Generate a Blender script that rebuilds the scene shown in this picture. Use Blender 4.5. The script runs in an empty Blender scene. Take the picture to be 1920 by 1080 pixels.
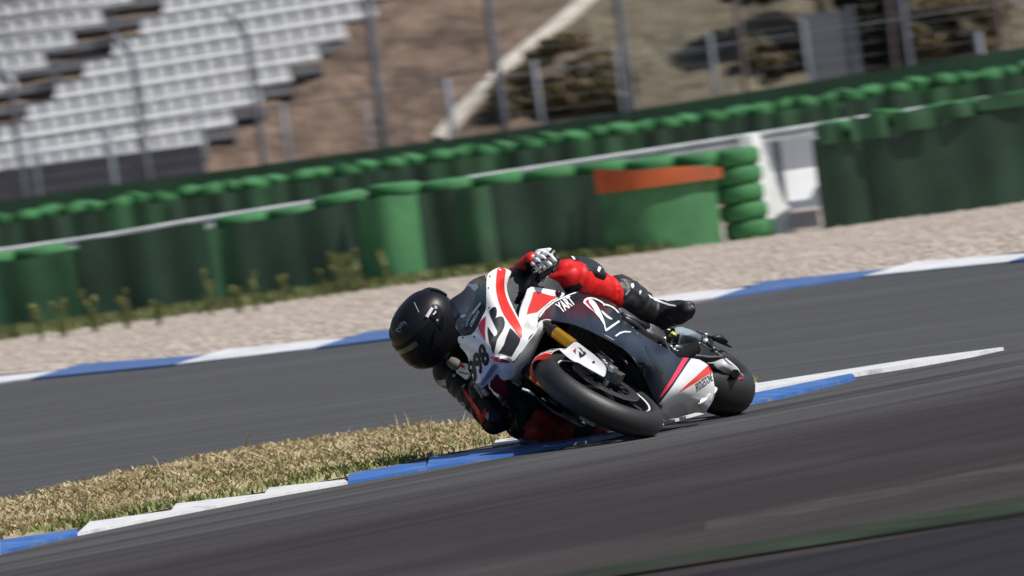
import bpy, bmesh, math, random
import numpy as np
from mathutils import Vector, Matrix
from mathutils.bvhtree import BVHTree
from mathutils.geometry import delaunay_2d_cdt
from math import sin, cos, radians, pi, atan, sqrt

random.seed(7)
rng = np.random.default_rng(7)
scene = bpy.context.scene
COL = scene.collection

# ------------------------------------------------------------------ camera
F = 16100.0            # focal length in pixels of the 1920 wide photograph (about 300 mm)
CAM_H = 1.2
PITCH = atan(220.0 / F)
ROLL = radians(7.5)
f0 = np.array([0, cos(PITCH), -sin(PITCH)])
r0 = np.array([1.0, 0, 0])
u0 = np.cross(r0, f0)
c_r = cos(ROLL) * r0 - sin(ROLL) * u0
c_u = sin(ROLL) * r0 + cos(ROLL) * u0
CAM = np.array([0, 0, CAM_H])
cd = bpy.data.cameras.new('camera')
cam = bpy.data.objects.new('camera', cd)
COL.objects.link(cam)
cd.sensor_width = 36.0
cd.lens = F / 1920 * 36.0
cd.clip_start = 0.5
cd.clip_end = 6000
cam.matrix_world = Matrix((
    (c_r[0], c_u[0], -f0[0], CAM[0]),
    (c_r[1], c_u[1], -f0[1], CAM[1]),
    (c_r[2], c_u[2], -f0[2], CAM[2]),
    (0, 0, 0, 1)))
cd.dof.use_dof = True
cd.dof.focus_distance = 37.2
cd.dof.aperture_fstop = 9.5
cd.dof.aperture_ratio = 0.45
scene.camera = cam

# ------------------------------------------------------------------ light
SUN_EL, SUN_AZ = radians(52), radians(107)      # azimuth: from straight ahead towards the right
world = bpy.data.worlds.new('World')
scene.world = world
world.use_nodes = True
wn = world.node_tree.nodes
sky = wn.new('ShaderNodeTexSky')
sky.sky_type = 'NISHITA'
sky.sun_disc = False
sky.sun_elevation = SUN_EL
sky.sun_rotation = SUN_AZ
sky.air_density = 1.2
sky.dust_density = 1.5
wn['Background'].inputs['Strength'].default_value = 0.075
world.node_tree.links.new(sky.outputs[0], wn['Background'].inputs[0])
sl = bpy.data.lights.new('sun', 'SUN')
sl.energy = 4.8
sl.angle = radians(0.5)
sl.color = (1.0, 0.955, 0.89)
sun = bpy.data.objects.new('sun', sl)
COL.objects.link(sun)
sdir = Vector((sin(SUN_AZ) * cos(SUN_EL), cos(SUN_AZ) * cos(SUN_EL), sin(SUN_EL)))
sun.rotation_euler = (-sdir).to_track_quat('-Z', 'Y').to_euler()
sun.location = (30, 20, 40)
vs = scene.view_settings
vs.view_transform = 'Standard'
vs.look = 'None'
vs.gamma = 1
vs.exposure = 0.0
vs.use_curve_mapping = False

# ------------------------------------------------------------------ measuring helpers
def ray(px, py):
    return f0 + (px - 960) / F * c_r - (py - 540) / F * c_u

def at(px, py, Y):
    d = ray(px, py)
    return CAM + d * (Y / d[1])

def gnd(px, py, z=0.0):
    d = ray(px, py)
    return CAM + d * ((z - CAM_H) / d[2])

# bike pose: leaned to its right in a right-hander, coming towards the camera
HEAD, LEAN, WB = radians(18.0), radians(53.7), 1.41
Fw = np.array([-sin(HEAD), -cos(HEAD), 0])
Lh = np.array([cos(HEAD), -sin(HEAD), 0])
Zv = np.array([0, 0, 1.0])
Lb = cos(LEAN) * Lh + sin(LEAN) * Zv
Ub = -sin(LEAN) * Lh + cos(LEAN) * Zv
RB = np.stack([Fw, Lb, Ub], 1)
OB = np.array([0.97331, 37.69086, 0.02366])
CL = RB.T @ (CAM - OB)
MB = Matrix(((RB[0, 0], RB[0, 1], RB[0, 2], OB[0]), (RB[1, 0], RB[1, 1], RB[1, 2], OB[1]),
             (RB[2, 0], RB[2, 1], RB[2, 2], OB[2]), (0, 0, 0, 1)))

def B(px, py, v, ax='x'):
    """a point of the bike's own frame (x forward, y left, z up) seen at a pixel, given one coordinate"""
    d = RB.T @ ray(px, py)
    i = 'xyz'.index(ax)
    t = (v - CL[i]) / d[i]
    return CL + t * d

# ------------------------------------------------------------------ objects
def tag(o, label=None, cat=None, group=None, kind=None):
    if label: o['label'] = label
    if cat: o['category'] = cat
    if group: o['group'] = group
    if kind: o['kind'] = kind
    return o

def empty(name, loc=(0, 0, 0), mat=None):
    o = bpy.data.objects.new(name, None)
    o.empty_display_size = 0.2
    COL.objects.link(o)
    if mat is not None: o.matrix_world = mat
    else: o.location = loc
    return o

def mesh_obj(name, verts, faces, mat, parent=None, smooth=False, mats=None, midx=None):
    me = bpy.data.meshes.new(name)
    me.from_pydata([tuple(map(float, v)) for v in verts], [], [tuple(map(int, f)) for f in faces])
    for m in (mats or [mat]): me.materials.append(m)
    if midx is not None: me.polygons.foreach_set('material_index', np.asarray(midx, dtype=np.int32))
    if smooth: me.polygons.foreach_set('use_smooth', [True] * len(me.polygons))
    me.update()
    o = bpy.data.objects.new(name, me)
    COL.objects.link(o)
    if parent is not None: o.parent = parent
    return o

def link_copy(o, parent=None, loc=None, rot=None, scale=None):
    c = o.copy()
    COL.objects.link(c)
    if parent is not None: c.parent = parent
    if loc is not None: c.location = loc
    if rot is not None: c.rotation_euler = rot
    if scale is not None: c.scale = scale
    return c

class Geo:
    """collects simple shapes into one mesh"""
    def __init__(self): self.v, self.f, self.m = [], [], []
    def add(self, v, f, mi=0):
        b = len(self.v)
        self.v += [tuple(map(float, q)) for q in v]
        self.f += [tuple(i + b for i in q) for q in f]
        self.m += [mi] * len(f)
        return self
    def box(self, c, s, R=None, mi=0, taper=1.0):
        c = np.array(c, float); h = np.array(s, float) / 2
        P = []
        for z in (-1, 1):
            t = 1.0 if z < 0 else taper
            for x, y in ((-1, -1), (1, -1), (1, 1), (-1, 1)):
                q = np.array([x * h[0] * t, y * h[1] * t, z * h[2]])
                P.append(c + (R @ q if R is not None else q))
        return self.add(P, [(0, 3, 2, 1), (4, 5, 6, 7), (0, 1, 5, 4), (1, 2, 6, 5), (2, 3, 7, 6), (3, 0, 4, 7)], mi)
    def tube(self, pts, rad, n=10, mi=0, cap=True):
        pts = [np.array(p, float) for p in pts]
        if not hasattr(rad, '__len__'): rad = [rad] * len(pts)
        rings = []
        up = np.array([0.3, 0.2, 1.0])
        for i, p in enumerate(pts):
            d = pts[min(i + 1, len(pts) - 1)] - pts[max(i - 1, 0)]
            d = d / (np.linalg.norm(d) + 1e-9)
            a = np.cross(d, up)
            if np.linalg.norm(a) < 1e-3: a = np.cross(d, [1.0, 0, 0])
            a /= np.linalg.norm(a); b = np.cross(d, a)
            rings.append([p + rad[i] * (cos(2 * pi * k / n) * a + sin(2 * pi * k / n) * b) for k in range(n)])
        V = [q for r in rings for q in r]
        Fc = []
        for i in range(len(pts) - 1):
            for k in range(n):
                k2 = (k + 1) % n
                Fc.append((i * n + k, i * n + k2, (i + 1) * n + k2, (i + 1) * n + k))
        if cap:
            Fc.append(tuple(range(n)))
            Fc.append(tuple((len(pts) - 1) * n + k for k in reversed(range(n))))
        return self.add(V, Fc, mi)
    def capsule(self, a, ra, b, rb, n=14, m=5, mi=0):
        a = np.array(a, float); b = np.array(b, float)
        L = np.linalg.norm(b - a) + 1e-9
        d = (b - a) / L
        pts, rad = [], []
        for i in range(m + 1):
            t = -pi / 2 + (pi / 2) * i / m
            pts.append(a + d * ra * sin(t)); rad.append(max(ra * cos(t), 1e-4))
        for i in range(m + 1):
            t = (pi / 2) * i / m
            pts.append(b + d * rb * sin(t)); rad.append(max(rb * cos(t), 1e-4))
        # frame must stay constant along the capsule
        up = np.array([0.3, 0.2, 1.0])
        e = np.cross(d, up)
        if np.linalg.norm(e) < 1e-3: e = np.cross(d, [1.0, 0, 0])
        e /= np.linalg.norm(e); g = np.cross(d, e)
        V = [p + r * (cos(2 * pi * k / n) * e + sin(2 * pi * k / n) * g) for p, r in zip(pts, rad) for k in range(n)]
        Fc = []
        for i in range(len(pts) - 1):
            for k in range(n):
                k2 = (k + 1) % n
                Fc.append((i * n + k, i * n + k2, (i + 1) * n + k2, (i + 1) * n + k))
        Fc.append(tuple(range(n))); Fc.append(tuple((len(pts) - 1) * n + k for k in reversed(range(n))))
        return self.add(V, Fc, mi)
    def ellipsoid(self, c, s, R=None, n=16, m=10, mi=0):
        c = np.array(c, float)
        V = []
        for i in range(m + 1):
            t = -pi / 2 + pi * i / m
            for k in range(n):
                q = np.array([cos(t) * cos(2 * pi * k / n), cos(t) * sin(2 * pi * k / n), sin(t)]) * np.array(s)
                V.append(c + (R @ q if R is not None else q))
        Fc = []
        for i in range(m):
            for k in range(n):
                k2 = (k + 1) % n
                Fc.append((i * n + k, i * n + k2, (i + 1) * n + k2, (i + 1) * n + k))
        return self.add(V, Fc, mi)
    def lathe(self, prof, n, center=(0, 0, 0), axis='y', mi=0, a0=0.0, a1=2 * pi, closed=False):
        """prof: (offset along axis, radius)"""
        full = abs(a1 - a0 - 2 * pi) < 1e-6
        na = n if full else n + 1
        c = np.array(center, float)
        V = []
        for k in range(na):
            a = a0 + (a1 - a0) * k / n
            for (o, r) in prof:
                if axis == 'y': q = (r * cos(a), o, r * sin(a))
                elif axis == 'z': q = (r * cos(a), r * sin(a), o)
                else: q = (o, r * cos(a), r * sin(a))
                V.append(c + np.array(q))
        P = len(prof)
        Fc = []
        for k in range(n):
            k2 = (k + 1) % na
            for i in range(P if closed else P - 1):
                j = (i + 1) % P
                Fc.append((k * P + i, k * P + j, k2 * P + j, k2 * P + i))
        return self.add(V, Fc, mi)
    def build(self, name, mat, parent=None, smooth=False, mats=None):
        o = mesh_obj(name, self.v, self.f, mat, parent, smooth, mats, self.m if mats else None)
        bm = bmesh.new(); bm.from_mesh(o.data)
        bmesh.ops.recalc_face_normals(bm, faces=bm.faces)
        bm.to_mesh(o.data); bm.free()
        return o

def auto_smooth(o, ang=35):
    me = o.data
    bm = bmesh.new(); bm.from_mesh(me)
    for e in bm.edges:
        if len(e.link_faces) == 2 and e.calc_face_angle(0) > radians(ang): e.smooth = False
    for f in bm.faces: f.smooth = True
    bm.to_mesh(me); bm.free()
    return o

def bevel_obj(o, w=0.004, seg=2):
    bm = bmesh.new(); bm.from_mesh(o.data)
    bmesh.ops.bevel(bm, geom=list(bm.edges), offset=w, segments=seg, profile=0.7, affect='EDGES')
    bm.to_mesh(o.data); bm.free()
    return auto_smooth(o, 40)

# ------------------------------------------------------------------ materials
def mat(name, col, rough=0.5, metal=0.0, var=0.0, scale=8.0, bump=0.0, bscale=60.0, coat=0.0, col2=None,
        stretch=None, spec=0.5, detail=5.0, dirt=None, dirt_scale=3.0, dirt_amt=0.5):
    m = bpy.data.materials.new(name)
    m.use_nodes = True
    nt = m.node_tree; N = nt.nodes; Lk = nt.links
    b = N['Principled BSDF']
    b.inputs['Roughness'].default_value = rough
    b.inputs['Metallic'].default_value = metal
    b.inputs['Specular IOR Level'].default_value = spec
    b.inputs['Coat Weight'].default_value = coat
    b.inputs['Coat Roughness'].default_value = 0.08
    c = tuple(col) + (1,)
    b.inputs['Base Color'].default_value = c
    tc = N.new('ShaderNodeTexCoord')
    vec = tc.outputs['Object']
    if stretch:
        mp = N.new('ShaderNodeMapping')
        mp.inputs['Scale'].default_value = stretch[0]
        mp.inputs['Rotation'].default_value = stretch[1]
        Lk.new(vec, mp.inputs['Vector']); vec = mp.outputs['Vector']
    last = None
    if var > 0 or col2:
        n = N.new('ShaderNodeTexNoise')
        n.inputs['Scale'].default_value = scale
        n.inputs['Detail'].default_value = detail
        Lk.new(vec, n.inputs['Vector'])
        rp = N.new('ShaderNodeValToRGB')
        lo = tuple(max(0, x * (1 - var)) for x in col); hi = col2 if col2 else tuple(min(1, x * (1 + var)) for x in col)
        rp.color_ramp.elements[0].position = 0.32; rp.color_ramp.elements[0].color = lo + (1,)
        rp.color_ramp.elements[1].position = 0.68; rp.color_ramp.elements[1].color = tuple(hi) + (1,)
        Lk.new(n.outputs['Fac'], rp.inputs['Fac'])
        last = rp.outputs['Color']
    if dirt:
        n = N.new('ShaderNodeTexNoise'); n.inputs['Scale'].default_value = dirt_scale; n.inputs['Detail'].default_value = 7
        n.inputs['Roughness'].default_value = 0.65
        Lk.new(tc.outputs['Object'], n.inputs['Vector'])
        rp = N.new('ShaderNodeValToRGB')
        rp.color_ramp.elements[0].position = 0.5; rp.color_ramp.elements[0].color = (0, 0, 0, 1)
        rp.color_ramp.elements[1].position = 0.7; rp.color_ramp.elements[1].color = (dirt_amt,) * 3 + (1,)
        Lk.new(n.outputs['Fac'], rp.inputs['Fac'])
        mx = N.new('ShaderNodeMixRGB'); mx.inputs['Color1'].default_value = c; mx.inputs['Color2'].default_value = tuple(dirt) + (1,)
        if last is not None: Lk.new(last, mx.inputs['Color1'])
        Lk.new(rp.outputs['Color'], mx.inputs['Fac'])
        last = mx.outputs['Color']
    if last is not None: Lk.new(last, b.inputs['Base Color'])
    if bump > 0:
        n2 = N.new('ShaderNodeTexNoise'); n2.inputs['Scale'].default_value = bscale; n2.inputs['Detail'].default_value = 4
        Lk.new(tc.outputs['Object'], n2.inputs['Vector'])
        bp = N.new('ShaderNodeBump'); bp.inputs['Strength'].default_value = bump; bp.inputs['Distance'].default_value = 0.01
        Lk.new(n2.outputs['Fac'], bp.inputs['Height']); Lk.new(bp.outputs['Normal'], b.inputs['Normal'])
    return m

# ------------------------------------------------------------------ ground materials
def asphalt(name, col, dark, direction, origin, wear=()):
    """asphalt with rubber laid down in streaks along the driving direction; wear: (across m, colour) stops"""
    m = bpy.data.materials.new(name); m.use_nodes = True
    nt = m.node_tree; N = nt.nodes; Lk = nt.links
    b = N['Principled BSDF']; b.inputs['Roughness'].default_value = 0.95; b.inputs['Specular IOR Level'].default_value = 0.06
    tc = N.new('ShaderNodeTexCoord')
    ang = math.atan2(direction[1], direction[0])
    mp0 = N.new('ShaderNodeMapping'); mp0.vector_type = 'POINT'
    mp0.inputs['Location'].default_value = (-origin[0], -origin[1], 0)
    mp = N.new('ShaderNodeMapping'); mp.inputs['Rotation'].default_value = (0, 0, -ang)
    Lk.new(tc.outputs['Object'], mp0.inputs['Vector']); Lk.new(mp0.outputs[0], mp.inputs['Vector'])
    def noise(sx, sy, det, rough=0.55):
        q = N.new('ShaderNodeMapping'); q.inputs['Scale'].default_value = (sx, sy, 1)
        Lk.new(mp.outputs[0], q.inputs['Vector'])
        n = N.new('ShaderNodeTexNoise'); n.inputs['Scale'].default_value = 1; n.inputs['Detail'].default_value = det
        n.inputs['Roughness'].default_value = rough
        Lk.new(q.outputs[0], n.inputs['Vector']); return n.outputs['Fac']
    def ramp(f, p0, p1, a=0.0, c=1.0):
        r = N.new('ShaderNodeMapRange'); r.inputs['From Min'].default_value = p0; r.inputs['From Max'].default_value = p1
        r.inputs['To Min'].default_value = a; r.inputs['To Max'].default_value = c
        Lk.new(f, r.inputs['Value']); return r.outputs['Result']
    sep = N.new('ShaderNodeSeparateXYZ'); Lk.new(mp.outputs[0], sep.inputs[0])
    base = None
    if wear:
        rp = N.new('ShaderNodeValToRGB')
        lo, hi = wear[0][0], wear[-1][0]
        while len(rp.color_ramp.elements) < len(wear): rp.color_ramp.elements.new(0.5)
        for e, (w, c) in zip(rp.color_ramp.elements, wear):
            e.position = (w - lo) / (hi - lo); e.color = tuple(c) + (1,)
        neg = N.new('ShaderNodeMath'); neg.operation = 'MULTIPLY'; neg.inputs[1].default_value = -1
        Lk.new(sep.outputs['Y'], neg.inputs[0])
        Lk.new(ramp(neg.outputs[0], lo, hi), rp.inputs['Fac'])
        base = rp.outputs['Color']
    def mix(c1, c2, fac, t='MIX'):
        x = N.new('ShaderNodeMixRGB'); x.blend_type = t
        for i, c in ((1, c1), (2, c2)):
            if isinstance(c, tuple): x.inputs[i].default_value = c + (1,)
            else: Lk.new(c, x.inputs[i])
        if isinstance(fac, float): x.inputs[0].default_value = fac
        else: Lk.new(fac, x.inputs[0])
        return x.outputs[0]
    c = base if base is not None else tuple(col)
    c = mix(c, tuple(dark), ramp(noise(0.04, 2.6, 3, 0.6), 0.46, 0.66, 0.0, 0.7))
    c = mix(c, tuple(dark), ramp(noise(0.10, 11.0, 2, 0.6), 0.50, 0.64, 0.0, 0.65))
    c = mix(c, tuple(min(1, x * 1.55) for x in col), ramp(noise(0.3, 0.5, 4), 0.5, 0.75, 0.0, 0.3))
    g = noise(60, 60, 3, 0.7)
    c = mix(c, (1.5, 1.5, 1.5), ramp(g, 0.35, 0.7, 0.0, 1.0), 'MULTIPLY') if False else c
    gr = N.new('ShaderNodeMixRGB'); gr.blend_type = 'MULTIPLY'; gr.inputs[0].default_value = 1.0
    Lk.new(c, gr.inputs[1])
    cr = N.new('ShaderNodeCombineColor')
    gv = ramp(g, 0.3, 0.7, 0.72, 1.25)
    for k in range(3): Lk.new(gv, cr.inputs[k])
    Lk.new(cr.outputs[0], gr.inputs[2])
    Lk.new(gr.outputs[0], b.inputs['Base Color'])
    bp = N.new('ShaderNodeBump'); bp.inputs['Strength'].default_value = 0.35; bp.inputs['Distance'].default_value = 0.004
    Lk.new(g, bp.inputs['Height']); Lk.new(bp.outputs[0], b.inputs['Normal'])
    return m

DIR = np.array([0.42, 0.907, 0])                 # direction of the near track
K0 = (-0.06, 36.3)
m_track = asphalt('track asphalt', (0.072, 0.072, 0.078), (0.030, 0.027, 0.030), (0.49, 0.872), K0,
    ((-1.0, (0.092, 0.092, 0.097)), (0.5, (0.086, 0.086, 0.091)), (1.3, (0.070, 0.067, 0.071)), (2.3, (0.046, 0.0385, 0.042)), (4.2, (0.042, 0.034, 0.037)), (5.2, (0.046, 0.038, 0.039))))
m_outer = asphalt('outer asphalt', (0.086, 0.087, 0.093), (0.050, 0.051, 0.056), (1.0, 0.0), (0, 50))
m_edge = asphalt('verge asphalt', (0.052, 0.046, 0.046), (0.032, 0.028, 0.028), (0.53, 0.85), K0)
m_dark = asphalt('run off asphalt', (0.028, 0.026, 0.031), (0.013, 0.013, 0.017), (0.53, 0.85), K0)
m_ground = mat('earth ground', (0.30, 0.24, 0.19), 0.95, var=0.3, scale=0.4, bump=0.4, bscale=3)
m_gravel = mat('gravel', (0.44, 0.375, 0.325), 0.95, var=0.25, scale=6, bump=0.8, bscale=14, col2=(0.56, 0.485, 0.425))
m_stone = mat('gravel stone', (0.40, 0.345, 0.30), 0.9, var=0.18, scale=11, col2=(0.53, 0.465, 0.41))
m_soil = mat('dry soil', (0.33, 0.265, 0.15), 0.95, var=0.35, scale=5, col2=(0.47, 0.39, 0.23))
m_dry = mat('dry grass', (0.37, 0.30, 0.155), 0.85, var=0.3, scale=7, col2=(0.58, 0.49, 0.30))
m_green = mat('green grass', (0.13, 0.19, 0.045), 0.8, var=0.35, scale=8, col2=(0.26, 0.31, 0.10))
m_kwhite = mat('kerb white paint', (0.70, 0.71, 0.72), 0.55, var=0.12, scale=5, dirt=(0.22, 0.22, 0.22), dirt_scale=5, dirt_amt=0.75, bump=0.15, bscale=30)
m_kblue = mat('kerb blue paint', (0.035, 0.13, 0.42), 0.5, var=0.2, scale=5, dirt=(0.20, 0.24, 0.32), dirt_scale=6, dirt_amt=0.7, bump=0.15, bscale=30)
m_fblue = mat('far kerb blue paint', (0.055, 0.12, 0.31), 0.6, var=0.15, scale=3, dirt=(0.2, 0.22, 0.28), dirt_scale=4, dirt_amt=0.4)
m_fwhite_k = mat('far kerb white paint', (0.66, 0.67, 0.69), 0.6, var=0.12, scale=2, dirt=(0.30, 0.32, 0.36), dirt_scale=2.2, dirt_amt=0.8)
m_line = mat('worn edge line', (0.060, 0.052, 0.051), 0.9, spec=0.06, var=0.3, scale=3, dirt=(0.044, 0.037, 0.039), dirt_scale=2.5, dirt_amt=0.95)
m_gpaint = mat('green verge paint', (0.030, 0.042, 0.030), 0.95, spec=0.05, var=0.45, scale=2.2, dirt=(0.040, 0.034, 0.034), dirt_scale=0.7, dirt_amt=1.0)

# ------------------------------------------------------------------ ground sheets
def sheet(name, pts, z, m, kind='structure', nz=None):
    o = mesh_obj(name, [(p[0], p[1], z) for p in pts], [tuple(range(len(pts)))], m)
    bm = bmesh.new(); bm.from_mesh(o.data)
    bmesh.ops.triangulate(bm, faces=bm.faces)
    for f in bm.faces:
        if f.normal.z < 0: f.normal_flip()
    bm.to_mesh(o.data); bm.free()
    tag(o, kind=kind)
    return o

o = mesh_obj('ground', [(-3000, -50, -0.03), (3000, -50, -0.03), (3000, 5500, -0.03), (-3000, 5500, -0.03)], [(0, 1, 2, 3)], m_ground)
tag(o, kind='structure')

KN = [gnd(*q)[:2] for q in [(0, 1040), (145, 1005), (310, 971), (492, 936), (650, 908), (800, 882), (975, 853), (1110, 830), (1190, 812), (1250, 794), (1320, 776), (1420, 757), (1580, 725), (1880, 657)]]
def ext(p, d, s): return np.array([p[0] + d[0] * s, p[1] + d[1] * s])
kn_a = [ext(KN[0], DIR, -30 + 0), ] + KN + [ext(KN[-1], (0.45, 0.893), 24)]
# near race track: everything on the camera's side of the inner kerb
line = [(-30, 2)] + [tuple(p) for p in kn_a] + [(60, kn_a[-1][1] + 10), (60, 2)]
sheet('race_track', line, 0.0, m_track)
# outer track behind the grass island
fk_near = [gnd(*q)[:2] for q in [(0, 718), (150, 702), (290, 690), (590, 655), (740, 635), (1000, 604), (1280, 570), (1370, 557), (1620, 520), (1920, 490)]]
fk_far = [gnd(*q)[:2] for q in [(0, 697), (150, 684), (290, 672), (590, 634), (740, 614), (1000, 584), (1280, 548), (1370, 534), (1620, 505), (1920, 466)]]
sheet('outer_track', [(-60, 3), ] + [(-60, fk_near[0][1] + 6)] + [tuple(p) for p in fk_near] + [(60, fk_near[-1][1] - 4), (60, 3)], -0.006, m_outer)
sheet('gravel_trap', [(-70, 72)] + [(p[0], p[1] - 0.6) for p in fk_far] + [(70, 62), (70, 122), (-70, 122)], -0.012, m_gravel)

# strips at the camera's side of the track
def strip(name, a, b, z, m, back=12):
    """a, b: two pixel pairs giving the far and the near border line of a strip, run on past the frame"""
    A0, A1 = gnd(*a[0])[:2], gnd(*a[1])[:2]; B0, B1 = gnd(*b[0])[:2], gnd(*b[1])[:2]
    dA = (A1 - A0) / np.linalg.norm(A1 - A0); dB = (B1 - B0) / np.linalg.norm(B1 - B0)
    P = [A0 - dA * back, A0, A1, A1 + dA * 25, B1 + dB * 25, B1, B0, B0 - dB * back]
    return sheet(name, P, z, m)
strip('worn_line', ((1430, 960), (1920, 868)), ((1430, 977), (1920, 885)), 0.0035, m_line, 0.3)
strip('track_verge', ((1430, 977), (1920, 885)), ((1200, 1076), (1920, 968)), 0.004, m_edge)
strip('green_verge', ((1200, 1056), (1920, 934)), ((1200, 1078), (1920, 966)), 0.008, m_gpaint)
strip('run_off', ((1330, 1080), (1920, 975)), ((1700, 1400), (2400, 1400)), 0.012, m_dark)

# ------------------------------------------------------------------ kerbs
def kerb_block(name, n0, n1, f0_, f1_, h0, h1, m, parent, low=0.0):
    """a kerb tooth: near edge n0-n1 at ground level, far edge f0-f1 raised by h0 and h1"""
    P = [(n0[0], n0[1], low + 0.012), (n1[0], n1[1], low + 0.012), (f1_[0], f1_[1], low + h1), (f0_[0], f0_[1], low + h0)]
    Q = [(x, y, -0.1) for x, y, z in P]
    V = P + Q
    Fc = [(0, 1, 2, 3), (7, 6, 5, 4), (0, 4, 5, 1), (1, 5, 6, 2), (2, 6, 7, 3), (3, 7, 4, 0)]
    # cut the top finer so that paint wear has relief
    return mesh_obj(name, V, Fc, m, parent)

kerb = empty('inner_kerb', (0, 0, 0)); tag(kerb, kind='structure')
# pixel borders of each tooth: near left, near right, far left, far right (far edge as seen, raised)
teeth = [((-180, 1083), (0, 1040), (-180, 1050), (0, 1013), m_kwhite), ((0, 1040), (146, 1005), (0, 1012), (146, 998), m_kblue),
         ((146, 1005), (316, 970), (168, 978), (322, 963), m_kwhite), ((316, 970), (492, 936), (330, 944), (496, 931), m_kwhite),
         ((492, 936), (652, 908), (505, 917), (646, 905), m_kwhite), ((652, 908), (800, 882), (655, 887), (800, 868), m_kblue),
         ((800, 882), (975, 853), (806, 857), (972, 838), m_kblue), ((975, 853), (1110, 830), (972, 838), (1110, 814), m_kblue),
         ((1110, 830), (1190, 812), (1110, 814), (1190, 798), m_kblue), ((1190, 812), (1320, 776), (1190, 798), (1320, 764), m_kwhite), ((1320, 776), (1420, 757), (1320, 762), (1420, 735), m_kblue),
         ((1420, 757), (1604, 711), (1420, 735), (1598, 705), m_kblue)]
for nl, nr, fl, fr, m in teeth:
    a, b = gnd(*nl), gnd(*nr)
    def lift(px, nearp):
        g = gnd(px[0], px[1])
        y = nearp[1] + 0.9                       # the strip is about 0.9 m deep; what is left over is height
        q = at(px[0], px[1], min(y, g[1]))
        return q
    fa, fb = lift(fl, a), lift(fr, b)
    kerb_block('kerb_block', a[:2], b[:2], fa[:2], fb[:2], max(fa[2], 0.014), max(fb[2], 0.014), m, kerb)
# white strip behind the blue teeth
for nl, nr, fl, fr in [((806, 857), (925, 843), (925, 832), (972, 822)), ((925, 843), (1110, 814), (930, 829), (1115, 805)),
                       ((1110, 814), (1250, 785), (1115, 805), (1250, 778)), ((1250, 785), (1420, 735), (1250, 768), (1420, 720)),
                       ((1420, 735), (1600, 705), (1420, 722), (1600, 694)), ((1600, 705), (1720, 686), (1600, 694), (1716, 676)), ((1720, 686), (1882, 657), (1716, 676), (1876, 655))]:
    a, b, c, d = gnd(*nl), gnd(*nr), gnd(*fr), gnd(*fl)
    if nl[0] == 806: continue
    kerb_block('kerb_block', a[:2] , b[:2], d[:2], c[:2], 0.006, 0.006, m_kwhite, kerb, low=0.004)

fkerb = empty('outer_kerb', (0, 0, 0)); tag(fkerb, kind='structure')
def interp(L, t):
    xs = np.linspace(0, 1, len(L)); return np.array([np.interp(t, xs, [p[0] for p in L]), np.interp(t, xs, [p[1] for p in L])])
fpx_n = [(-200, 745), (0, 718), (150, 702), (290, 690), (590, 655), (740, 635), (1000, 604), (1280, 570), (1370, 557), (1620, 520), (1920, 490), (2200, 458)]
def npx(x): return (x, float(np.interp(x, [p[0] for p in fpx_n], [p[1] for p in fpx_n])))
for x0, x1, col in [(-200, 60, 'w'), (60, 330, 'b'), (330, 590, 'w'), (590, 860, 'b'), (860, 1150, 'w'), (1150, 1340, 'w'), (1340, 1620, 'b'), (1620, 1890, 'w'), (1890, 2200, 'b')]:
    sk = 95
    a, b = gnd(*npx(x0)), gnd(*npx(x1))
    q0 = npx(x0 + (0 if x0 < 0 else sk)); q1 = npx(x1 + sk)
    c0 = gnd(q0[0], q0[1] - 10); c1 = gnd(q1[0], q1[1] - 9)
    kerb_block('kerb_block', a[:2], b[:2], c0[:2], c1[:2], 0.045, 0.015, m_fwhite_k if col == 'w' else m_fblue, fkerb)

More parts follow.
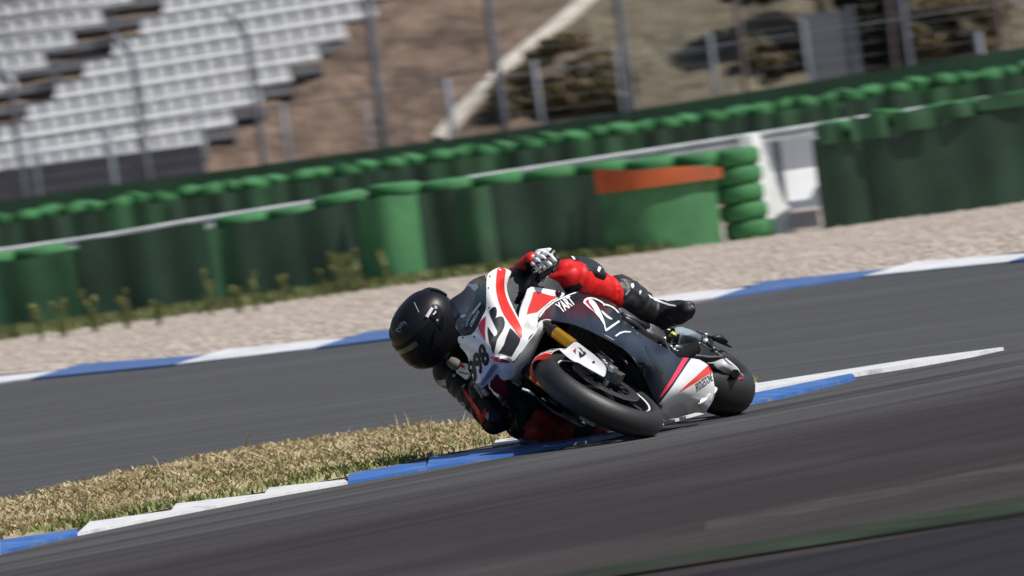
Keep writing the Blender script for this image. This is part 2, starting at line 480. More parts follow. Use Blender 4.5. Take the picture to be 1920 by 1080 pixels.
# ------------------------------------------------------------------ grass island between the two tracks
GI_far = [(-300, 985), (0, 940), (200, 890), (480, 838), (720, 803), (900, 787), (1080, 781), (1250, 755), (1420, 708)]
KB = [(-300, 1078), (0, 1012), (146, 990), (325, 950), (500, 920), (650, 893), (800, 858), (918, 834), (972, 818), (1115, 801), (1250, 768), (1420, 714)]
gi = [gnd(*q)[:2] for q in KB] + [gnd(*q)[:2] for q in reversed(GI_far)]
sheet('grass_island', gi, -0.002, m_soil)
def in_poly(P, poly):
    x, y = P[:, 0], P[:, 1]; r = np.zeros(len(P), bool); j = len(poly) - 1
    for i in range(len(poly)):
        xi, yi = poly[i]; xj, yj = poly[j]
        c = ((yi > y) != (yj > y)) & (x < (xj - xi) * (y - yi) / (yj - yi + 1e-12) + xi)
        r ^= c; j = i
    return r
def blades(name, P, h, w, m, lean=0.5, seed=1):
    g = np.random.default_rng(seed); n = len(P)
    a = g.uniform(0, 2 * pi, n); hh = h * g.uniform(0.45, 1.25, n); ww = w * g.uniform(0.6, 1.4, n)
    la = g.uniform(0, 2 * pi, n); ll = hh * lean * g.uniform(0.1, 1, n)
    V = np.zeros((n, 5, 3)); dx, dy = np.cos(a) * ww, np.sin(a) * ww
    z0 = P[:, 2] if P.shape[1] > 2 else np.full(n, -0.002)
    V[:, 0] = np.stack([P[:, 0] - dx, P[:, 1] - dy, z0], 1); V[:, 1] = np.stack([P[:, 0] + dx, P[:, 1] + dy, z0], 1)
    mx, my = P[:, 0] + np.cos(la) * ll * 0.35, P[:, 1] + np.sin(la) * ll * 0.35
    V[:, 2] = np.stack([mx + dx * 0.7, my + dy * 0.7, z0 + hh * 0.6], 1); V[:, 3] = np.stack([mx - dx * 0.7, my - dy * 0.7, z0 + hh * 0.6], 1)
    V[:, 4] = np.stack([P[:, 0] + np.cos(la) * ll, P[:, 1] + np.sin(la) * ll, z0 + hh], 1)
    base = np.arange(n) * 5
    Fq = np.stack([base, base + 1, base + 2, base + 3], 1); Ft = np.stack([base + 3, base + 2, base + 4], 1)
    me = bpy.data.meshes.new(name)
    me.vertices.add(n * 5); me.vertices.foreach_set('co', V.reshape(-1))
    me.loops.add(n * 7); me.polygons.add(n * 2)
    li = np.concatenate([Fq, Ft], 1).reshape(-1)
    me.loops.foreach_set('vertex_index', li.astype(np.int32))
    ls = np.empty(n * 2, np.int32); ls[0::2] = np.arange(n) * 7; ls[1::2] = np.arange(n) * 7 + 4
    me.polygons.foreach_set('loop_start', ls)
    me.update(calc_edges=True); me.validate()
    me.materials.append(m)
    o = bpy.data.objects.new(name, me); COL.objects.link(o)
    return o
gi_a = np.array(gi); lo, hi = gi_a.min(0), gi_a.max(0)
cand = rng.uniform(0, 1, (90000, 2)) * (hi - lo) + lo
cand = cand[in_poly(cand, gi_a)]
cand = cand[(cand[:, 0] > -3.2) & (cand[:, 0] < 1.6)]
kb_w = np.array([gnd(*q)[:2] for q in KB])
dk = np.min(np.stack([np.hypot(cand[:, 0] - (kb_w[i] * (1 - t) + kb_w[i + 1] * t)[0], cand[:, 1] - (kb_w[i] * (1 - t) + kb_w[i + 1] * t)[1])
    for i in range(len(kb_w) - 1) for t in np.linspace(0, 1, 12)]), 0)
clump = np.sin(cand[:, 0] * 5.1 + np.sin(cand[:, 1] * 2.3)) * np.sin(cand[:, 1] * 2.9 + 1.7 * np.sin(cand[:, 0] * 3.3))
keep = rng.uniform(0, 1, len(cand)) < (0.52 + 0.42 * clump)
cand, dk, clump = cand[keep], dk[keep], clump[keep]
pg = np.clip(0.9 - dk / 0.55, 0.0, 0.9) * np.where((cand[:, 0] < -0.5) & (cand[:, 0] > -2.1), 1.0, 0.35)
pg += 0.16 * np.clip(np.sin(cand[:, 0] * 2.1 + 1.3) * np.sin(cand[:, 1] * 1.1), 0, 1)
kind_ = rng.uniform(0, 1, len(cand)); isg = kind_ < pg
patch = np.sin(cand[:, 0] * 7.3 + 2 * np.sin(cand[:, 1] * 1.9)) * np.sin(cand[:, 1] * 4.1 + np.sin(cand[:, 0] * 5.0))
isb = ~isg & (rng.uniform(0, 1, len(cand)) < 0.30 + 0.25 * patch)
m_brown = mat('brown dead grass', (0.24, 0.17, 0.085), 0.85, var=0.35, scale=7, col2=(0.40, 0.31, 0.17))
tag(blades('dry_grass', cand[~isg & ~isb], 0.021, 0.0058, m_dry, 2.6, 2), 'short dry yellow grass covering the strip behind the kerb', 'grass', kind='stuff')
tag(blades('brown_grass', cand[isb], 0.025, 0.0055, m_brown, 2.2, 4), 'brown dead grass mixed into the dry strip behind the kerb', 'grass', kind='stuff')
tag(blades('green_grass', cand[isg], 0.034, 0.006, m_green, 1.3, 3), 'short green grass growing along the back of the kerb', 'grass', kind='stuff')
tl_ = cand[rng.uniform(0, 1, len(cand)) < 0.006]
tag(blades('tall_grass', tl_, 0.085, 0.0035, m_dry, 0.9, 6), 'scattered taller dry stalks standing out of the short grass strip', 'grass', kind='stuff')

# ------------------------------------------------------------------ gravel stones
n = 24000
P = np.stack([rng.uniform(-8, 9, n), rng.uniform(66, 112, n)], 1)
fy = np.interp(P[:, 0], [p[0] for p in fk_far], [p[1] for p in fk_far])
P = P[P[:, 1] > fy + 0.2]
n = len(P)
s = rng.uniform(0.012, 0.036, n)
oc = np.array([(1, 0, 0), (-1, 0, 0), (0, 1, 0), (0, -1, 0), (0, 0, 1), (0, 0, -1)], float)
jit = rng.uniform(0.6, 1.25, (n, 6, 1))
an = rng.uniform(0, 6.28, n); ca, sa = np.cos(an), np.sin(an)
ov = oc[None] * jit * s[:, None, None]
V = np.stack([ov[..., 0] * ca[:, None] - ov[..., 1] * sa[:, None], ov[..., 0] * sa[:, None] + ov[..., 1] * ca[:, None], ov[..., 2] * 0.7], -1)
V += np.concatenate([P, np.full((n, 1), -0.004)], 1)[:, None]
of = np.array([(0, 2, 4), (2, 1, 4), (1, 3, 4), (3, 0, 4), (2, 0, 5), (1, 2, 5), (3, 1, 5), (0, 3, 5)])
Fi = (of[None] + (np.arange(n) * 6)[:, None, None]).reshape(-1, 3)
me = bpy.data.meshes.new('gravel'); me.from_pydata(V.reshape(-1, 3).tolist(), [], Fi.tolist()); me.materials.append(m_stone)
o = bpy.data.objects.new('gravel', me); COL.objects.link(o)
tag(o, 'loose pale beige gravel stones between outer kerb and tyre barrier', 'gravel', kind='stuff')

# ------------------------------------------------------------------ tyre barriers
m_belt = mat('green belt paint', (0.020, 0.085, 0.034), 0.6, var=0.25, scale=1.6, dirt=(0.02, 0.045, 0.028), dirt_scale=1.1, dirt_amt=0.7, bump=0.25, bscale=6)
m_belt_sunlit = mat('sunlit worn belt paint', (0.050, 0.19, 0.070), 0.6, var=0.25, scale=1.2, dirt=(0.022, 0.075, 0.035), dirt_scale=1.1, dirt_amt=0.85, bump=0.25, bscale=6)  # worn belt paint with sunshine on the bulging panels mixed into the green
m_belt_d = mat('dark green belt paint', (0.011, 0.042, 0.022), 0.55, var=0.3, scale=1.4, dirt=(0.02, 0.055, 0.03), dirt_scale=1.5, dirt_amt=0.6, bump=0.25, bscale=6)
m_tyreg = mat('green tyre paint', (0.040, 0.185, 0.060), 0.8, var=0.3, scale=3, dirt=(0.02, 0.05, 0.028), dirt_scale=3, dirt_amt=0.7, bump=0.3, bscale=14)
m_tyreb = mat('bare black tyre', (0.02, 0.02, 0.022), 0.7, var=0.3, scale=4)
m_orange = mat('orange paint', (0.50, 0.095, 0.022), 0.7, var=0.35, scale=1.3, dirt=(0.19, 0.085, 0.045), dirt_scale=1.1, dirt_amt=1.0)
m_galv = mat('galvanised steel', (0.60, 0.61, 0.63), 0.5, 0.25, var=0.15, scale=3)
m_galv_d = mat('weathered steel post', (0.145, 0.16, 0.195), 0.6, 0.2, var=0.25, scale=2)
m_rust = mat('brown steel post', (0.14, 0.11, 0.11), 0.7, 0.1, var=0.25, scale=2)
m_white = mat('white painted wood', (0.82, 0.82, 0.81), 0.6, var=0.1, scale=3, dirt=(0.4, 0.38, 0.35), dirt_scale=4, dirt_amt=0.4)
m_grey = mat('blue grey panel', (0.48, 0.50, 0.55), 0.6, var=0.08, scale=2)
m_pale = mat('pale grey panel', (0.78, 0.795, 0.82), 0.6, var=0.06, scale=2)
m_wall = mat('dark green wall paint', (0.014, 0.050, 0.024), 0.6, var=0.3, scale=0.7, bump=0.2, bscale=3)

def tyre_mesh(name, R, w, m, capped=False):
    h = w / 2
    g = Geo().lathe([(-h * .8, R * .55), (-h, R * .72), (-h * .92, R * .9), (-h * .5, R), (h * .5, R), (h * .92, R * .9), (h, R * .72), (h * .8, R * .55)], 24, axis='z')
    if capped: g.add([(R * .97 * cos(2 * pi * k / 24), R * .97 * sin(2 * pi * k / 24), h * .86) for k in range(24)] + [(0, 0, h * 1.0)], [(k, (k + 1) % 24, 24) for k in range(24)])
    o = g.build(name, m, None, True)
    return o

proto = {}
def put_tyre(kind, R, w, m, parent, loc, rz=0.0, tilt=(0, 0), name='tyre'):
    k = (kind, R, w)
    if k not in proto:
        o = tyre_mesh(name, R, w, m, kind == 'b'); proto[k] = o.data
    else:
        o = bpy.data.objects.new(name, proto[k]); COL.objects.link(o)
    o.parent = parent; o.location = loc; o.rotation_euler = (tilt[0], tilt[1], rz)
    return o

def belt(name, p0, p1, zt0, zt1, m, parent, bulge=0.05, seed=0, zb=-0.02, off=0.0, slope=0.0, crown=0.0):
    """a conveyor-belt sheet hung in front of the tyres, rippled, 2 cm thick"""
    g = np.random.default_rng(seed)
    a, b = np.array(p0), np.array(p1)
    d = (b - a); Ln = np.linalg.norm(d); d = d / Ln; nrm = np.array([d[1], -d[0]])
    if nrm[1] > 0: nrm = -nrm
    nx, nz = 26, 7
    ph = g.uniform(0, 6.28, 3)
    V = []
    for s in (0, 1):
        for j in range(nz):
            for i in range(nx):
                t = i / (nx - 1); zz = j / (nz - 1)
                w = bulge * (0.6 * sin(2 * pi * t * max(1, Ln / 1.1) + ph[0]) + 0.5 * sin(2 * pi * t * Ln / 0.62 + ph[1] + zz)) + slope * (t - 0.5) + crown * sin(pi * t)
                top = zt0 + (zt1 - zt0) * t + 0.012 * sin(9 * t + ph[2])
                q = a + d * (t * Ln) + nrm * (w + off - 0.02 * s)
                V.append((q[0], q[1], zb + (top - zb) * zz))
    Fc = []
    K = nx * nz
    for j in range(nz - 1):
        for i in range(nx - 1):
            q = j * nx + i
            Fc.append((q, q + 1, q + nx + 1, q + nx)); Fc.append((K + q + nx, K + q + nx + 1, K + q + 1, K + q))
    for i in range(nx - 1):
        q = (nz - 1) * nx + i; Fc.append((q, q + 1, K + q + 1, K + q))
    for j in range(nz - 1):
        q = j * nx; Fc.append((q, q + nx, K + q + nx, K + q)); q += nx - 1; Fc.append((q + nx, q, K + q, K + q + nx))
    o = mesh_obj(name, V, Fc, m, parent, True)
    bm = bmesh.new(); bm.from_mesh(o.data); bmesh.ops.recalc_face_normals(bm, faces=bm.faces); bm.to_mesh(o.data); bm.free()
    return auto_smooth(o, 50)

YF = 104.0
def fb(x, y): return at(x, y, YF)
# --- front barrier, left of the service gap
tb = empty('tyre_barrier', tuple(fb(700, 540)[:2]) + (0,))
tag(tb, 'long green tyre barrier with an orange band and weeds growing along its foot', 'tyre barrier')
T0 = Vector(tb.location)
def loc_in(root, p): return tuple(np.array(p) - np.array(root.location))
Lx0, Lx1 = fb(-30, 640)[0], fb(1392, 445)[0]
# top outline of the barrier as pixel x -> pixel y
top_px = [(-40, 478), (135, 452), (150, 448), (290, 430), (400, 408), (560, 386), (575, 375), (680, 353), (780, 336), (800, 340), (930, 325), (1000, 318), (1130, 303), (1280, 288), (1430, 276)]
def top_z(px):
    return fb(px, np.interp(px, [p[0] for p in top_px], [p[1] for p in top_px]))[2]
cols = np.arange(-40, 1370, 98)
for i, px in enumerate(cols):
    p = fb(px, 400)
    zt = top_z(px) - (0.10 if 150 < px < 385 else 0.0)
    low = 150 < px < 385
    for k in range(2):
        put_tyre('f', 0.335, 0.20, m_tyreg if not (low and k == 0 and px > 200) else m_tyreb, tb, loc_in(tb, (p[0] + rng.normal(0, .02), YF + 0.40 + 0.06 * k + rng.normal(0, .02), zt - 0.10 - 0.205 * k)), rng.uniform(0, 6), (rng.normal(0, .02), rng.normal(0, .025)))
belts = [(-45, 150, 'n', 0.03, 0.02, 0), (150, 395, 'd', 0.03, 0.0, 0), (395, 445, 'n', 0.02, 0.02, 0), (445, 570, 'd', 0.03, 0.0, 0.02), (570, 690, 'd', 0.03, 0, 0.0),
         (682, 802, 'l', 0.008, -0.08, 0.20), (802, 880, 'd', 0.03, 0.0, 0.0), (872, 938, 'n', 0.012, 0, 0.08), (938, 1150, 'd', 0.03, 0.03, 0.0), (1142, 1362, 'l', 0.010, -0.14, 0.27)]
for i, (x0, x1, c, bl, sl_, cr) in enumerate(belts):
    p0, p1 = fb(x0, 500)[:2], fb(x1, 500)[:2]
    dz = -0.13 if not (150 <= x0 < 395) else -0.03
    belt('belt_panel', p0 - T0.to_2d(), p1 - T0.to_2d(), top_z(x0) + dz, top_z(x1) + dz, {'n': m_belt, 'd': m_belt_d, 'l': m_belt_sunlit}[c], tb, bl, i, off=0.02 * (i % 2), slope=sl_, crown=cr)
# open end of the barrier: a stack of five tyres
pe = fb(1392, 360)
for k in range(5):
    put_tyre('e', 0.30, 0.222, m_tyreg, tb, loc_in(tb, (pe[0] + 0.0 + 0.012 * (2 - k) + rng.normal(0, .008), YF + 0.34, 0.105 + 0.222 * k)), rng.uniform(0, 6), (0, rng.normal(0, .012)))
# orange band nailed over the belt
p0, p1 = fb(1116, 340)[:2], fb(1356, 340)[:2]
zo0, zo1 = fb(1116, 356)[2], fb(1356, 342)[2]
belt('orange_band', p0 - T0.to_2d(), p1 - T0.to_2d(), zo0 + 0.23, zo1 + 0.20, m_orange, tb, 0.012, 77, zb=(zo0 + zo1) / 2, off=0.07, slope=-0.14, crown=0.29)
for c in list(tb.children):
    if c.name.startswith('orange_band'): c['label'] = 'faded orange painted band across the end of the belt'

# --- front barrier, right of the gap
tr = empty('tyre_barrier', tuple(fb(1720, 400)[:2]) + (0,))
tag(tr, 'dark green tyre barrier with drooping top belts right of the white service gap', 'tyre barrier')
T1 = Vector(tr.location)
for px, dz, tl in [(1580, 0, .05), (1682, .05, .22), (1770, .08, .16), (1850, .05, .02), (1930, .04, 0), (2010, .03, 0)]:
    y = np.interp(px, [1530, 1600, 1700, 1780, 1850, 1930, 2020], [236, 222, 205, 196, 182, 168, 154])
    p = fb(px, y)
    for k in range(2):
        put_tyre('f', 0.335, 0.20, m_tyreg, tr, loc_in(tr, (p[0], YF + 0.42 + 0.06 * k, p[2] - 0.10 - 0.205 * k)), rng.uniform(0, 6), (rng.normal(0, .03), tl * (1 - k)))
for i, (x0, x1, c, bl, y0, y1) in enumerate([(1527, 1632, 'd', 0.02, 262, 250), (1630, 2060, 'd', 0.025, 246, 178)]):
    p0, p1 = fb(x0, 300), fb(x1, 300)
    belt('belt_panel', p0[:2] - T1.to_2d(), p1[:2] - T1.to_2d(), fb(x0, y0)[2], fb(x1, y1)[2], m_belt_d, tr, bl, 40 + i, off=0.02 * i)
for (x0, x1, y0, y1, d) in [(1530, 1578, 238, 270, .05), (1592, 1660, 222, 262, .07), (1672, 1750, 212, 244, .10), (1752, 1822, 198, 222, .06), (1830, 1925, 184, 204, .05)]:
    p0, p1 = fb(x0, y0), fb(x1, y0 - 0.15 * (x1 - x0))
    belt('belt_flap', p0[:2] - T1.to_2d(), p1[:2] - T1.to_2d(), p0[2], p1[2], m_belt, tr, 0.03, x0, zb=fb((x0 + x1) / 2, y1)[2], off=d)

# --- back barrier
YB = 200.0
bb = empty('tyre_barrier', (0, YB, 0))
tag(bb, 'far green tyre barrier with a scalloped row of tyre tops below the green wall', 'tyre barrier')
bt = [(-80, 408), (0, 399), (480, 331), (960, 262), (1440, 190), (1920, 118), (2000, 106)]
for i, px in enumerate(np.arange(-40, 1990, 43.0)):
    y = np.interp(px, [p[0] for p in bt], [p[1] for p in bt]) + rng.normal(0, 1.6)
    p = at(px, y, YB)
    put_tyre('b', 0.33, 0.30, m_tyreg, bb, loc_in(bb, (p[0], YB + 0.20 + 0.16 * (i % 2), p[2] - 0.19)), rng.uniform(0, 6), (radians(17) + rng.normal(0, .03), rng.normal(0, .05)))
    put_tyre('b', 0.33, 0.30, m_tyreg, bb, loc_in(bb, (p[0] + rng.normal(0, .02), YB + 0.27, p[2] - 0.46)), rng.uniform(0, 6), (0, rng.normal(0, .03)))
for i, px in enumerate(np.arange(-60, 1990, 128)):
    p0, p1 = at(px, 400, YB), at(px + 128, 400, YB)
    z0 = at(px, np.interp(px, [p[0] for p in bt], [p[1] for p in bt]), YB)[2]; z1 = at(px + 128, np.interp(px + 128, [p[0] for p in bt], [p[1] for p in bt]), YB)[2]
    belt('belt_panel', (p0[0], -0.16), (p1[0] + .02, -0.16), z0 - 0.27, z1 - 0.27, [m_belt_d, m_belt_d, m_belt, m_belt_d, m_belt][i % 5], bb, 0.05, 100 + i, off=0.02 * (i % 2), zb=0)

# --- green wall right behind it
yw = 203.0
wl = empty('green_wall', (0, yw, 0)); tag(wl, 'dark green concrete wall running behind the far tyre barrier', 'wall')
for k, x0 in enumerate(np.arange(-100, 2020, 212)):
    a, b = at(x0, np.interp(x0, [-100, 0, 960, 1920, 2100], [392, 377, 244, 88, 60]), yw), at(x0 + 211, np.interp(x0 + 211, [-100, 0, 960, 1920, 2240], [392, 377, 244, 88, 40]), yw)
    V = [(a[0], -.15, -.05), (b[0], -.15, -.05), (b[0], .15, -.05), (a[0], .15, -.05), (a[0], -.12, a[2]), (b[0], -.12, b[2]), (b[0], .12, b[2]), (a[0], .12, a[2])]
    mesh_obj('wall_segment', V, [(0, 3, 2, 1), (4, 5, 6, 7), (0, 1, 5, 4), (1, 2, 6, 5), (2, 3, 7, 6), (3, 0, 4, 7)], m_wall, wl)

# ------------------------------------------------------------------ guard rail behind the front barrier
YG = 105.6
gr = empty('guard_rail', (0, YG, 0)); tag(gr, 'pale galvanised steel guard rail running behind the front tyre barriers', 'guard rail')
gpx = [(-120, 482), (0, 466), (230, 434), (425, 398), (565, 380), (780, 345), (1000, 312), (1410, 250), (1920, 170), (2080, 145)]
def gz(px): return at(px, np.interp(px, [p[0] for p in gpx], [p[1] for p in gpx]), YG)
prof = [(0.0, 0.155), (-0.05, 0.135), (-0.05, 0.105), (0.0, 0.085), (0.0, 0.07), (-0.05, 0.05), (-0.05, 0.02), (0.0, 0.0)]
xs = np.linspace(-120, 2080, 15)
for i in range(14):
    a, b = gz(xs[i] - 3), gz(xs[i + 1] + 3)
    V = []; Fc = []
    for p in (a, b):
        for (o_, z_) in prof: V.append((p[0], o_ - 0.004 * (i % 2), p[2] - 0.15 + z_))
        for (o_, z_) in prof: V.append((p[0], o_ + 0.006 - 0.004 * (i % 2), p[2] - 0.15 + z_))
    for k in range(7):
        Fc.append((k, k + 1, 16 + k + 1, 16 + k)); Fc.append((8 + k + 1, 8 + k, 24 + k, 24 + k + 1))
    Fc.append((0, 16, 24, 8)); Fc.append((7, 15, 31, 23))
    mesh_obj('rail', V, Fc, m_galv, gr)
for i in range(15):
    p = gz(xs[i])
    Geo().box((p[0], 0.07, (p[2] - 0.04) / 2), (0.10, 0.12, p[2] - 0.02)).build('post', m_galv_d, gr)

# ------------------------------------------------------------------ service gap: panels and leaning white post
gp = empty('barrier_gate', tuple(at(1480, 430, 106.2)[:2]) + (0,)); tag(gp, 'two tone gate panel, blue grey over white, in the tyre barrier gap', 'gate')
G0 = np.array(gp.location)
def gbox(name, x0, x1, y0, y1, m, parent, Y=106.2, th=0.06, G=G0):
    a = at(x0, (y0 + y1) / 2, Y); b = at(x1, (y0 + y1) / 2, Y); c0 = at((x0 + x1) / 2, y0, Y); c1 = at((x0 + x1) / 2, y1, Y)
    o = Geo().box(((a[0] + b[0]) / 2 - G[0], Y - G[1], (c0[2] + c1[2]) / 2), (abs(b[0] - a[0]), th, c0[2] - c1[2])).build(name, m, parent)
    return bevel_obj(o, 0.008, 1)
gbox('upper_panel', 1432, 1534, 242, 320, m_grey, gp)
lp_ = gbox('lower_panel', 1446, 1538, 318, 394, m_pale, gp, 106.0)
for v in lp_.data.vertices: v.co.y += 0.6 * (v.co.z - 0.62)
gbox('gate_foot', 1470, 1537, 396, 428, m_galv_d, gp, 106.25)
wp = empty('barrier_post', tuple(at(1450, 445, 104.9)[:2]) + (0,)); tag(wp, 'leaning white post widening towards its foot at the end of the orange banded tyre barrier', 'post')
W0 = np.array(wp.location)
Vq = []
for yy in (104.8, 104.98):
    for q in [(1409, 250), (1425, 247), (1446, 310), (1470, 375), (1483, 392), (1466, 444), (1449, 446), (1440, 420), (1424, 330)]:
        p = at(q[0], q[1], 104.9); Vq.append((p[0] - W0[0], yy - W0[1] + 0.55 * max(p[2], 0), max(p[2], -0.05)))
nq = 9
Fq = [tuple(range(nq)), tuple(reversed(range(nq, 2 * nq)))] + [(i, (i + 1) % nq, nq + (i + 1) % nq, nq + i) for i in range(nq)]
o = mesh_obj('beam', Vq, Fq, m_white, wp)
bm = bmesh.new(); bm.from_mesh(o.data); bmesh.ops.recalc_face_normals(bm, faces=bm.faces); bm.to_mesh(o.data); bm.free()
wb = gbox('white_box', 1386, 1411, 252, 281, m_white, None, 104.85, 0.14, np.zeros(3))
tag(wb, 'small white box fixed on the tyre stack beside the leaning white post', 'box')
ds = gbox('prop_board', 1424, 1436, 340, 440, m_pale, wp, 105.05, 0.04, W0)

# ------------------------------------------------------------------ catch fence and low fence on the far side
m_wire = mat('fence wire', (0.20, 0.205, 0.22), 0.6, 0.2)
YC = 205.5
cf = empty('catch_fence', (0, YC, 0)); tag(cf, 'tall grey catch fence whose post tops lean towards the track', 'fence')
def seg_tube(g, pts, r, n=8): g.tube(pts, r, n)
fence_posts = [((-2, 128), (20, 158), (44, 352), 7, 'a'), ((214, 68), (247, 104), (276, 305), 7, 'a'), ((432, 28), (464, 72), (492, 280), 7.5, 'a'), ((0, 0), (684, -40), (716, 262), 9.5, 's'),
               ((0, 0), (908, -40), (946, 216), 8.5, 's'), ((0, 0), (1153, -40), (1180, 192), 9, 's'), ((0, 0), (1374, -40), (1393, 140), 7, 'r'), ((0, 0), (1683, -40), (1706, 108), 8, 's'), ((0, 0), (1660, -40), (1672, 106), 5, 'r'), ((0, 0), (1862, -40), (1876, 84), 6, 'r')]
for a, b, c, rpx, k in fence_posts:
    pb, pc = at(*b, YC), at(*c, YC)
    pts = [(pc[0], 0, 0), (pb[0] * 0.5 + pc[0] * 0.5, 0, (pb[2] + 0) / 2), (pb[0], 0, pb[2])]
    if k == 'a':
        pa = at(*a, YC); pts += [(pa[0], -0.35, pa[2])]
    else:
        pts += [(pb[0] - 0.02, 0, pb[2] + 1.2), (pb[0] - .4, -0.4, pb[2] + 1.7)]
    Geo().tube(pts, 0.85 * rpx / F * YC, 8).build('post', m_rust if k == 'r' else m_galv_d, cf, True)
    q = at(c[0], c[1], YC)
    Geo().box((pc[0], 0, 0.05), (0.28, 0.28, 0.1)).build('foot_plate', m_galv_d, cf)
# horizontal tension wires
for k in range(14):
    z = 1.9 + 0.30 * k
    g = Geo(); g.tube([(-13.5, 0.06, z), (0, 0.06, z + 0.01), (14, 0.06, z)], 0.006, 5); g.build('wire', m_wire, cf)
lf = empty('low_fence', (0, 204.6, 0)); tag(lf, 'low row of short grey posts with a thin rail before the catch fence', 'fence')
for (xt, yt, xb, yb, r) in [(60, 255, 70, 355, 5), (200, 240, 214, 330, 7), (368, 190, 384, 290, 4), (528, 195, 541, 290, 6), (686, 190, 696, 270, 4), (835, 145, 848, 245, 8), (1000, 112, 1014, 215, 6), (1154, 88, 1164, 195, 5), (1330, 60, 1340, 165, 5), (1504, 36, 1516, 135, 5), (1832, 60, 1840, 90, 9)]:
    a, b = at(xt, yt, 204.6), at(xb, yb, 204.6)
    Geo().tube([(b[0], 0, 0), (a[0], 0, a[2])], 0.8 * r / F * 204.6, 8).build('post', m_galv_d, lf, True)
a, b = at(-60, 300, 204.6), at(2000, 0, 204.6)
g = Geo(); g.tube([(a[0], 0.03, at(60, 258, 204.6)[2]), (at(835, 150, 204.6)[0], 0.03, at(835, 160, 204.6)[2]), (b[0], 0.03, at(1504, 55, 204.6)[2])], 0.02, 6); g.build('top_rail', m_galv_d, lf)

# ------------------------------------------------------------------ hillside
m_hill = bpy.data.materials.new('dry hillside'); m_hill.use_nodes = True
N = m_hill.node_tree.nodes; Lk = m_hill.node_tree.links
b_ = N['Principled BSDF']; b_.inputs['Roughness'].default_value = 0.95; b_.inputs['Specular IOR Level'].default_value = 0.1
tc = N.new('ShaderNodeTexCoord')
def nz(scale, det, p0, p1, c0, c1, st=(1, 1, 1)):
    mp = N.new('ShaderNodeMapping'); mp.inputs['Scale'].default_value = st; Lk.new(tc.outputs['Object'], mp.inputs['Vector'])
    n = N.new('ShaderNodeTexNoise'); n.inputs['Scale'].default_value = scale; n.inputs['Detail'].default_value = det; n.inputs['Roughness'].default_value = 0.62
    Lk.new(mp.outputs[0], n.inputs['Vector'])
    r = N.new('ShaderNodeValToRGB'); r.color_ramp.elements[0].position = p0; r.color_ramp.elements[1].position = p1
    r.color_ramp.elements[0].color = c0 + (1,); r.color_ramp.elements[1].color = c1 + (1,)
    Lk.new(n.outputs['Fac'], r.inputs['Fac']); return r.outputs['Color']
earth = nz(0.8, 6, 0.34, 0.68, (0.085, 0.063, 0.052), (0.235, 0.168, 0.128), (1, 1, 1.4))
grass = nz(1.1, 6, 0.33, 0.70, (0.085, 0.075, 0.055), (0.185, 0.162, 0.118), (1, 1, 2.4))
sx = N.new('ShaderNodeSeparateXYZ'); Lk.new(tc.outputs['Object'], sx.inputs[0])
mr = N.new('ShaderNodeMapRange'); mr.inputs['From Min'].default_value = 0.5; mr.inputs['From Max'].default_value = 3.5
Lk.new(sx.outputs['X'], mr.inputs['Value'])
mx = N.new('ShaderNodeMixRGB'); Lk.new(mr.outputs[0], mx.inputs[0]); Lk.new(earth, mx.inputs[1]); Lk.new(grass, mx.inputs[2])
Lk.new(mx.outputs[0], b_.inputs['Base Color'])
bp = N.new('ShaderNodeBump'); bp.inputs['Strength'].default_value = 0.8; bp.inputs['Distance'].default_value = 0.3
n3 = N.new('ShaderNodeTexNoise'); n3.inputs['Scale'].default_value = 2.5; n3.inputs['Detail'].default_value = 6; Lk.new(tc.outputs['Object'], n3.inputs['Vector'])
Lk.new(n3.outputs['Fac'], bp.inputs['Height']); Lk.new(bp.outputs[0], b_.inputs['Normal'])
from mathutils import noise as mnoise
def hill_z(x, y):
    t = y - 222
    if t <= 0: return 0.0
    k = 1.0 / (1.0 + math.exp(-(x + 3.0) * 1.2))
    return -1.9 + t * 0.54 + 0.7 * k + (0.12 + 0.5 * k) * mnoise.noise((x * 0.35, y * 0.3, 1.7)) + 0.22 * mnoise.noise((x * 1.3, y * 1.1, 4.7))
def hz_flat(y): return -1.5 + (y - 222) * 0.54
nx, ny = 150, 70
hx = np.linspace(-45, 45, nx); hy = np.concatenate([[206.5, 214, 219], np.linspace(221.5, 262, ny - 8), [275, 300, 360, 500, 900]])
hv = []
for y in hy:
    for x in hx:
        z = 0.0 if y < 221 else (hill_z(x, y) if y <= 262 else hz_flat(262) + (y - 262) * 0.12 + 1.5 * mnoise.noise((x * .05, y * .02, 0)))
        hv.append((x * (1 if y < 300 else 4), y, z - 0.01))
hf = [(j * nx + i, j * nx + i + 1, (j + 1) * nx + i + 1, (j + 1) * nx + i) for j in range(len(hy) - 1) for i in range(nx - 1)]
o = mesh_obj('hillside', hv, hf, m_hill, None, True); tag(o, kind='structure')

def on_hill(px, py):
    d = ray(px, py); lo_, hi_ = 222.0, 261.0
    for _ in range(40):
        m_ = (lo_ + hi_) / 2; p = CAM + d * (m_ / d[1])
        if p[2] > hill_z(p[0], p[1]): lo_ = m_
        else: hi_ = m_
    return CAM + d * (lo_ / d[1])
